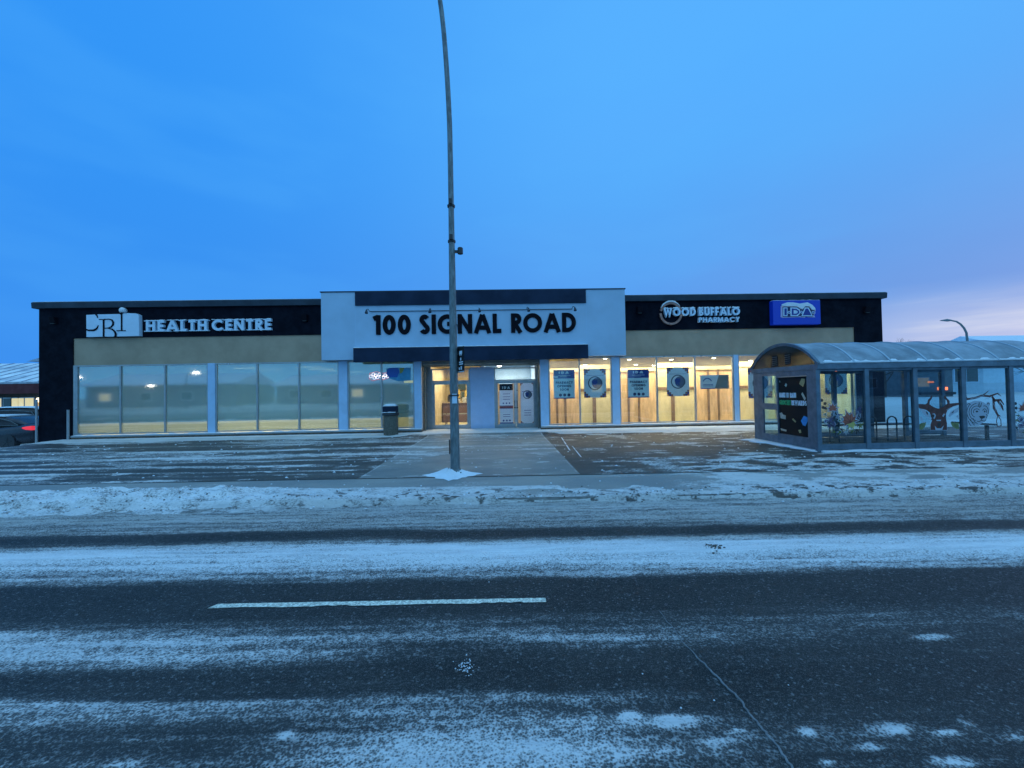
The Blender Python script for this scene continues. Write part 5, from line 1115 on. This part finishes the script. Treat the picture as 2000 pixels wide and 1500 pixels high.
# deer head
t = thing('window_decal', 'brown deer head with antlers and white ears printed on the third shelter pane', 'decal', (at(1835, 810, FY).x, FY, .9))
F = lambda *pts: [D2(x, y, 1780, 750, 13.636) for x, y in pts]
mb = MB()
mb.prism(F((540,300),(560,320),(545,390),(490,460),(480,540),(600,620),(720,660),(850,610),(960,520),(940,440),(880,380),(875,320),(900,305),(940,370),(1020,450),(1020,520),(1260,500),(1265,550),(1100,600),(960,700),(930,780),(900,900),(930,960),(950,1060),(950,1225),(500,1225),(510,1080),(540,980),(520,870),(490,760),(400,690),(220,650),(175,600),(170,530),(380,540),(430,500),(440,420),(500,370)), MV, 0, .0012); mb.build('head', M['v_brown'], t)
mb = MB()
for pg in (((220,660),(330,670),(440,740),(490,850),(440,900),(340,830)), ((240,850),(300,900),(300,1000),(240,970)), ((980,850),(1040,740),(1180,660),(1260,620),(1240,740),(1120,800),(1020,880)), ((1180,850),(1250,820),(1260,940)), ((540,800),(610,780),(650,830),(630,900),(600,940),(585,900),(620,850),(600,810)), ((820,850),(860,790),(905,800),(880,830),(850,880)), ((620,1110),(680,1180),(790,1180),(860,1100),(820,1222),(640,1222)), ((660,955),(790,950),(780,985),(675,985)), ((270,1010),(390,1000),(350,1035),(300,1030)), ((1070,990),(1190,990),(1150,1015)), ((420,950),(450,900),(540,895),(545,920),(460,925))): mb.prism(F(*pg), MV, .0014, .0026)
for pl in (((500,1228),(505,1080),(545,960)), ((950,1228),(945,1060)), ((500,1230),(950,1230)), ((930,690),(1000,650),(1250,560))): mb.ribbon(F(*pl), .008, MV, .0028, .0036)
mb.build('white_fur', M['v_white'], t)
mb = MB()
for pg in (((700,1040),(780,1040),(770,1130),(720,1160),(690,1110)), ((545,820),(600,830),(600,880),(560,870)), ((860,840),(900,830),(900,880)), ((380,720),(430,760),(440,830),(400,790)), ((1060,780),(1130,700),(1110,770))): mb.prism(F(*pg), MV, .004, .005)
mb.build('dark_features', M['v_dark'], t)
mb = MB()
for pg in (((165,1130),(240,1050),(390,1010),(370,1120),(300,1210),(170,1220)), ((1040,1020),(1260,1030),(1270,1200),(1180,1190),(1090,1130))): MB().prism(F(*pg), MV, 0, .0012).build('green_leaf', M['v_olive'], t)
# striped big cat head
t = thing('window_decal', 'grey striped tiger head printed on the fourth shelter pane', 'decal', (at(1905, 810, FY).x, FY, .9))
F = lambda *pts: [D2(x, y, 1870, 690, 7.146) for x, y in pts]
def oval(cx, cy, rx, ry, a0=0, a1=360, n=16): return [(cx+rx*math.cos(R_(a0+(a1-a0)*i/n)), cy+ry*math.sin(R_(a0+(a1-a0)*i/n))) for i in range(n+(0 if a1-a0 == 360 else 1))]
mb = MB(); mb.prism(F((125,700),(170,690),(230,665),(330,668),(390,700),(440,720),(450,790),(425,860),(400,930),(340,975),(300,1010),(210,1018),(125,1015)), MV, 0, .0012)
mb.prism(F(*oval(160, 720, 34, 34)), MV, 0, .0010); mb.prism(F(*oval(430, 712, 26, 34)), MV, 0, .0011); mb.build('face', M['v_white'], t)
mb = MB(); w_ = .015
for pl in (oval(268, 815, 46, 40, 150, 330, 8), oval(268, 815, 78, 80, 110, 300, 10), oval(275, 820, 115, 120, 100, 265, 10), oval(290, 820, 158, 165, 105, 220, 8), oval(378, 815, 28, 40, 200, 380, 8), oval(378, 815, 52, 82, 250, 385, 8), oval(160, 722, 20, 20, 180, 360, 6), oval(430, 714, 14, 20, 180, 360, 6), ((300,680),(310,720),(320,750)), ((335,690),(330,720),(325,745)), ((285,700),(295,730),(312,760)), ((330,905),(335,935),(300,955),(270,945)), ((335,935),(375,950),(400,925)), ((215,905),(235,950),(280,985)), ((180,920),(205,970),(240,1005)), ((150,940),(165,985),(190,1012)), ((400,850),(415,870),(405,905))): mb.ribbon(F(*pl), w_, MV, .0014, .0024)
mb.build('stripes', M['v_dark'], t)
mb = MB()
for pg in (((300,875),(370,870),(392,890),(345,915),(315,905)), oval(270, 812, 17, 13), oval(378, 812, 12, 13)): mb.prism(F(*pg), MV, .003, .004)
mb.build('nose_and_eyes', M['v_dark'], t)
mb = MB()
for pl, ws in ((((118,600),(135,640),(240,625),(340,590),(450,600),(560,560),(610,600)), [.01,.05,.05,.05,.05,.03,.01]), (((118,560),(125,640)), [.02,.03]), (((480,600),(520,660),(600,650),(650,720)), [.05,.06,.05,.02]), (((500,640),(510,760),(560,860),(600,880)), [.05,.07,.05,.02]), (((560,660),(620,740),(640,800)), [.06,.06,.02]), (((330,600),(390,560),(440,520)), [.03,.025,.01]), (((560,870),(545,950),(560,1020),(610,1010),(605,930),(570,880)), [.02]*6)): mb.ribbon(F(*pl), ws, MV, .0, .0011)
mb.build('antler_branch', M['v_brown'], t)
for pl in (((180,635),(280,615),(370,585)), ((380,640),(450,620),(480,600)), ((500,700),(530,760),(520,820)), ((580,680),(600,740),(590,790))): MB().ribbon(F(*pl), .010, MV, .0014, .0024).build('highlight', M['v_white'], t)

# ------------------------------------------------------------------ cars on the left, neighbours
def car(name, label, xr, yc, zg, L=4.7, Wd=1.8, H=1.42, suv=False, body=None, facing=-1):
    """xr = rear bumper; the nose points to -X when facing=-1"""
    t = thing(name, label, 'car', (xr+facing*L/2, yc, zg)); X_ = lambda s_: xr+facing*s_*L
    def section(s_, hw, zb, zt, crown=.0, n=14):
        r = []
        for i in range(n):
            a = 2*math.pi*i/n+math.pi/n; c, s2 = math.cos(a), math.sin(a); p_ = .45
            r.append((X_(s_), yc+hw*math.copysign(abs(c)**p_, c), zg+(zb+zt)/2+(zt-zb)/2*math.copysign(abs(s2)**p_, s2)))
        return r
    belt = [(0, .70, .40, .86), (.015, .80, .30, 1.0), (.06, .86, .22, 1.05), (.2, Wd/2, .18, 1.0), (.35, Wd/2, .17, .95), (.6, Wd/2, .17, .93), (.75, Wd/2, .18, .90), (.9, .86, .2, .78), (.97, .78, .25, .66), (1, .66, .34, .58)] if not suv else [(0, .74, .45, 1.15), (.02, .84, .33, 1.22), (.08, .90, .25, 1.2), (.3, Wd/2, .25, 1.12), (.7, Wd/2, .25, 1.08), (.88, .9, .28, .98), (.97, .82, .33, .85), (1, .7, .4, .7)]
    MB().loft([section(*q) for q in belt]).build('body', body, t, smooth=50)
    top = [(.12, .60, .90, 1.04), (.2, .64, .92, 1.24), (.33, .64, .92, H), (.48, .64, .9, H+.01), (.60, .62, .88, 1.28), (.73, .60, .84, .92)] if not suv else [(.02, .70, 1.1, 1.25), (.08, .72, 1.1, H-.05), (.25, .72, 1.1, H), (.55, .72, 1.05, H), (.66, .68, 1.0, H-.2), (.76, .64, .95, 1.08)]
    cab = MB().loft([section(*q) for q in top]).build('cabin', body, t, smooth=50)
    K('car_glass', (.01,.014,.02), .08, spec=.9)
    for sy in (-1, 1):
        w2 = MB(); hw = .665 if not suv else .745
        pg = [(.16,.99),(.22,1.17),(.33,1.31),(.47,1.32),(.57,1.19),(.66,.99)] if not suv else [(.06,1.25),(.10,1.52),(.3,1.6),(.52,1.6),(.64,1.4),(.70,1.2)]
        w2.add([(X_(a), yc+sy*hw, zg+b_) for a, b_ in pg]+[(X_(a), yc+sy*(hw-.06), zg+b_) for a, b_ in pg], [tuple(range(6)), tuple(range(11, 5, -1))]+[((i+1) % 6, i, 6+i, 6+(i+1) % 6) for i in range(6)])
        wo = w2.build('side_window', M['car_glass'], t); fr_ = MB(); pts = [(X_(a), yc+sy*(hw+.012), zg+b_) for a, b_ in pg]; fr_.tube(pts+[pts[0]], .014, 6, cap=False); fr_.build('trim', M['steel'], wo)
    for s_ in (.20, .80):
        for sy in (-1, 1):
            cy_ = yc+sy*(Wd/2-.10); w3 = MB().lathe((X_(s_), cy_, zg+.33), [(.20, -.115), (.32, -.11), (.335, -.05), (.335, .05), (.32, .11), (.20, .115)], 26, axis='y').build('wheel', M['dark'], t, smooth=40)
            rm = MB().lathe((X_(s_), cy_, zg+.33), [(.02, -.10), (.06, -.112), (.20, -.10), (.20, .10), (.06, .112), (.02, .10)], 20, axis='y')
            for q in range(5): a = R_(72*q+10); rm.tube([(X_(s_), cy_+sy*.118, zg+.33), (X_(s_)+.2*math.cos(a), cy_+sy*.112, zg+.33+.2*math.sin(a))], .018, 6)
            rm.build('rim', M['bench_metal'], w3)
    for sy in (-1, 1):
        tl_ = MB(); tl_.loft([[(X_(a), yc+sy*(y_), zg+zz) for zz, y_ in ((z0_, o1), (z0_+.03, o1+.02), (z1_-.03, o1+.02), (z1_, o1))] for a, z0_, z1_, o1 in ((-.003, .80, .95, .66), (.012, .79, .97, .795), (.05, .82, .95, .868), (.075, .87, .92, .875))])
        tl_.build('tail_light', mat('tail_lamp', (.4,.01,.02), .25, emit=(1,.05,.09), es=.75), t, smooth=30)
    s = MB(); hz_ = H+.012; s.loft([[(X_(a), yc+y_*.62, zg+z_) for y_, z_ in ((-1, zz-.03), (-.6, zz+.012), (0, zz+.03), (.6, zz+.012), (1, zz-.03))] for a, zz in (((.30, H-.03), (.36, H+.0), (.48, H+.004), (.52, H-.01)) if not suv else ((.06, H-.06), (.12, H+.02), (.3, H+.05), (.55, H+.05), (.6, H-.06)))]); s.build('snow', M['snow'], cab, smooth=True)
    return t
K('car_dark', (.035,.045,.06), .25, metal=.4, var=.25, vscale=4); K('car_black', (.01,.012,.016), .3); K('car_grey', (.25,.28,.30), .4)
q = at(76, 860, 17.0)
car('parked_car', 'dark grey sedan with red tail light lit, beside the left black end wall', q.x, 17.6, -.42, body=M['car_dark'])
q = at(64, 810, 21.0)
car('parked_car', 'dark car with snow on its roof behind the grey sedan', q.x+.6, 21.6, -.5, L=4.8, Wd=1.95, H=1.72, suv=True, body=M['car_black'])
# neighbour building left: snowy metal roof, dark red fascia, lit windows
NYY = 29.0; nb = thing('neighbour_building', 'low building with snowy seamed metal roof, dark red fascia and lit windows', 'building', (-34, NYY, 0))
A_ = lambda px, py: at(px, py, NYY); K('fascia_red', (.10,.008,.012), .6, var=.2); K('seamed_roof', (.38,.44,.52), .6, var=.3, vscale=3)
ex0, ex1 = -60, A_(110, 750).x; ze = A_(30, 747).z; zr = at(30, 711, NYY+4.5).z; zf = A_(30, 769).z
rf = MB().loft([[(x, NYY-.6, ze-.02), (x, NYY+4.5, zr), (x, NYY+9, ze), (x, NYY+9, ze-.1), (x, NYY-.6, ze-.12)] for x in (ex0, ex1)]).build('roof', M['seamed_roof'], nb)
g_roofsnow = mat('roof_snow', (.80,.82,.84), .8, bump=.3, bscale=5, var=.4, vscale=.7, stretch=(1.2,1,1), var2=(.38,.44,.52))
MB().loft([[(x, NYY-.58, ze+.02), (x, NYY+4.5, zr+.05), (x, NYY+8.9, ze+.05), (x, NYY+8.9, ze+.02), (x, NYY+4.5, zr+.012), (x, NYY-.58, ze-.006)] for x in (ex0+.1, ex1-.1)]).build('snow', g_roofsnow, rf)
for i in range(40):
    x = ex1-.6-i*1.1; MB().loft([[(x+dx_, NYY-.6, ze+.0), (x+dx_, NYY+4.45, zr+.0), (x+dx_, NYY+4.45, zr+.085), (x+dx_, NYY-.6, ze+.07)] for dx_ in (-.02, .02)]).build('roof_seam', M['seamed_roof'], rf) if i < 22 else None
MB().box((ex0, NYY-.58, zf), (ex1, NYY-.3, ze-.13)).build('fascia', M['fascia_red'], nb)
MB().box((ex0, NYY, -1), (ex1, NYY+8, ze-.2)).build('wall', mat('neighbour_wall', (.10,.075,.06), .8, var=.3), nb)
zw0, zw1 = A_(30, 803).z, A_(30, 778).z
K('lit_pane', (.5,.45,.3), .4, emit=(.85,.72,.36), es=.75, var=.5, vscale=1.2); K('dim_pane', (.06,.08,.08), .2, spec=.8)
for i, (pa, pb2) in enumerate(((-60,-25), (-20,4), (9,23), (25,37), (38,48), (51,67))):
    a, c = A_(pa, 790).x, A_(pb2, 790).x; fr = MB(); fr.box((a-.06, NYY-.05, zw0-.06), (c+.06, NYY-.003, zw1+.06)); fo = fr.build('window', M['alu'], nb)
    MB().box((a, NYY-.07, zw0), (c, NYY-.052, zw1)).build('pane', M['dim_pane'] if i == 2 else M['lit_pane'], fo)
q = at(76, 783, NYY-.4); t = thing('wall_lantern', 'glowing round wall lamp beside the black corner, above the sedan', 'wall lamp', (q.x, NYY-.4, q.z))
MB().lathe((q.x, NYY-.4, q.z-.1), [(.02, 0), (.11, .05), (.15, .18), (.11, .3), (.03, .34)], 14).build('globe', lit('globe', (1,.85,.5), 2.2), t, smooth=True)
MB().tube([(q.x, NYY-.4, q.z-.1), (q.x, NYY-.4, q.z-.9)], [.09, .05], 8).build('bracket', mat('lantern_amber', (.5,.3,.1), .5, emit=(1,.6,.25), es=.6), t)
# dormer / upper roof further back
q0, q1 = at(62, 712, 38), at(78, 699, 38); db_ = thing('far_building', 'small hipped roof top rising behind the red-fascia building', 'building', (q1.x+1, 38, 0))
MB().box((q0.x+.7, 38, -1), (q0.x+6, 42, q1.z-.35)).build('wall', M['cap'], db_); MB().loft([[(q0.x+.0+5*0, y, q1.z-.35), (q0.x+3.2, y, q1.z+.55), (q0.x+6.5, y, q1.z-.35)] for y in (37.6, 42.4)]).build('roof', M['seamed_roof'], db_)

# ------------------------------------------------------------------ background right of the shop, seen through the shelter
def house(name, label, x0, x1, y0, y1, zw, zr, col, wins, side=0, roofc='roof_snow_plain'):
    t = thing(name, label, 'building', ((x0+x1)/2, y0, .3)); wm = mat(name+'_siding', col, .7, var=.08)
    MB().box((x0, y0, -.2), (x1, y1, zw)).build('wall', wm, t)
    r2 = MB().loft([[(x, y0-.5, zw-.05), (x, (y0+y1)/2, zr), (x, y1+.5, zw-.05), (x, y1+.5, zw-.2), (x, y0-.5, zw-.2)] for x in (x0-.4, x1+.4)]).build('roof', M['snow'], t)
    for (a, b_, z0_, z1_, litp) in wins:
        f = MB().box((a-.09, y0-.06, z0_-.09), (b_+.09, y0-.003, z1_+.09)).build('window', M['white'], t)
        MB().box((a, y0-.075, z0_), ((a+b_)/2-.03, y0-.061, z1_)).box(((a+b_)/2+.03, y0-.075, z0_), (b_, y0-.061, z1_)).build('pane', M['lit_pane'] if litp else M['dim_pane'], f)
    return t
house('house', 'pale blue-grey sided house with a dark window seen through the second shelter pane', 26.5, 43.0, 32, 42, 3.2, at(1800, 694, 37).z, (.55,.68,.78), [(28.0, 30.6, 1.9, 3.1, 0), (33.5, 35.0, 1.9, 3.1, 0), (38.5, 40.5, 1.7, 3.1, 0)])
house('house', 'white sided house with snowy roof edge behind the right end of the shelter', at(1945, 700, 36).x, 66, 33, 44, at(2000, 690, 33).z, at(1990, 655, 38.5).z, (.60,.72,.80), [(47.5, 49.0, 2.2, 4.0, 0), (53, 55, 2.2, 4.0, 0)])
# cube van with tail lights
vx0, vx1 = at(1793, 760, 27).x, at(1862, 760, 27).x; zb_, zt3 = at(1820, 777, 27).z, at(1820, 722, 27).z
t = thing('cube_van', 'grey box-bodied van with glowing red rear lights seen through the third shelter pane', 'van', ((vx0+vx1)/2, 27, .4))
MB().box((vx0, 27, zb_), (vx1, 31, zt3)).build('box_body', mat('van_grey', (.12,.15,.17), .6, var=.2), t, bevel=.04)
MB().box((vx0+.15, 31.05, .75), (vx1-.15, 33, zt3-.5)).build('cab', M['car_grey'], t, bevel=.08)
MB().box((vx0+.05, 26.8, .80), (vx1-.05, 27.0, .98)).build('bumper', M['car_black'], t)
for xx in (vx0+.35, vx1-.35):
    for yy in (28, 32): MB().lathe((xx, yy, .80), [(.2, -.13), (.42, -.12), (.42, .12), (.2, .13)], 18, axis='y').build('wheel', M['dark'], t)
for pa, pb2, pc, pd, es_ in ((1831, 1850, 762, 756, 3.5), (1812, 1823, 748, 744.5, 1.5)):
    a, c = at(pa, pc, 26.98), at(pb2, pd, 26.98); MB().box((a.x, 26.93, a.z), (c.x, 26.999, c.z)).build('tail_light', mat('van_lamp', (.6,.05,.02), .3, emit=(1,.16,.05), es=es_), t, bevel=.02)
# bare tree
def tree(name, label, x, y, z, h, seed):
    t = thing(name, label, 'tree', (x, y, z)); rr = random.Random(seed); tr = MB(); br = MB(); K('bark', (.07,.06,.055), .9, var=.3)
    tr.tube([(x, y, z), (x+.1, y, z+h*.25), (x+.05, y, z+h*.5)], [.16, .12, .09], 8)
    def grow(p, d, L, r, dep):
        q = p+d*L; m_ = p.lerp(q, .5)+Vector((rr.uniform(-1,1), rr.uniform(-1,1), rr.uniform(-1,1)))*L*.08; br.tube([p, m_, q], [r, r*.8, r*.6], 5, cap=False)
        if dep == 0: return
        for _ in range(3 if dep > 1 else 4):
            nd = (d+Vector((rr.uniform(-.9,.9), rr.uniform(-.9,.9), rr.uniform(-.35,.6)))).normalized(); grow(m_.lerp(q, rr.random()), nd, L*rr.uniform(.6,.85), r*.55, dep-1)
    for _ in range(7): grow(Vector((x+.05, y, z+h*rr.uniform(.22,.5))), Vector((rr.uniform(-1,1), rr.uniform(-1,1), rr.uniform(.2,.9))).normalized(), h*.2, .05, 4)
    tr.build('trunk', M['bark'], t, smooth=True); br.build('branches', M['bark'], t)
q = at(1750, 720, 27.5); tree('bare_tree', 'bare branching tree in front of the blue-grey house', q.x-1.0, 27.5, .4, 5.2, 4)
q = at(2030, 720, 28.5); tree('bare_tree', 'bare tree before the white house at the right edge', q.x-.5, 28.5, .4, 4.8, 9)
# curved lamp standard behind the shelter
q = at(1890, 668, 34); t = thing('street_light', 'distant thin curved street light above the shelter roof', 'street light', (q.x, 34, .4))
pts = [(q.x, 34, .4), (q.x-.02, 34, q.z), ]
for px, py in ((1887.5,650),(1883,641),(1876,633),(1868,628),(1858,626),(1848,625.5)): u = at(px, py, 34); pts.append((u.x, 34, u.z))
MB().tube(pts, [.12, .09, .085, .08, .075, .07, .065, .06], 10).build('pole', M['steel'], t, smooth=40)
u = at(1848, 625.5, 34); MB().loft([[(u.x+.5-1.0*k_, 34+dy_*wd, u.z-.03+dz_*th_) for dy_, dz_ in ((-1,0),(0,1),(1,0),(0,-.6))] for k_, wd, th_ in ((0,.1,.08),(.4,.2,.16),(1,.12,.05))]).build('lamp_head', M['steel'], t, smooth=40)

# ------------------------------------------------------------------ across the street behind the photographer (mirrored in the panes)
K('far_siding', (.24,.28,.31), .8, var=.2)
for i, (x0, x1, zw, zr) in enumerate(((-62,-40,3.6,5.4), (-34,-16,3.2,4.8), (-10,6,4.0,5.6), (12,30,3.4,5.0), (36,60,3.8,5.6))):
    t = thing('house', 'low house across the street, %s' % ('far left behind the camera','left behind the camera','straight behind the camera','right behind the camera','far right behind the camera')[i], 'building', ((x0+x1)/2, -28, 0))
    MB().box((x0, -38, -.3), (x1, -28, zw)).build('wall', M['far_siding'], t); MB().loft([[(x, -27.4, zw), (x, -33, zr), (x, -38.6, zw), (x, -38.6, zw-.2), (x, -27.4, zw-.2)] for x in (x0-.4, x1+.4)]).build('roof', M['snow'], t)
    for k in range(3):
        a = x0+2+k*(x1-x0-4)/3; f = MB().box((a-.1, -28.0+.003, 1.1), (a+1.7, -27.95, 2.4)).build('window', M['white'], t); MB().box((a, -27.949, 1.2), (a+1.6, -27.93, 2.3)).build('pane', M['lit_pane'] if (k+i) % 3 == 0 else M['dim_pane'], f)
for i, (x, y, h_) in enumerate(((-56, -20, 4.3), (-48.5, -22, 3.1), (-41, -20, 4.6), (-5, -22, 5.0), (19, -20, 4.6))):
    t = thing('street_light', 'lit lamp across the street, number %s counted from the left behind the camera' % ('one','two','three','four','five')[i], 'street light', (x, y, 0), 'lamps across the street')
    MB().tube([(x, y, -.2), (x, y, h_-.6), (x+.3, y+.1, h_-.1), (x+1.3, y+.3, h_+.1)], [.1, .07, .06, .05], 8).build('pole', M['steel'], t); MB().lathe((x+1.5, y+.3, h_), [(.05, 0), (.3, .03), (.3, .12), (.05, .18)], 12).build('lamp_head', lit('street_lamp', (1,.93,.78), 22), t)
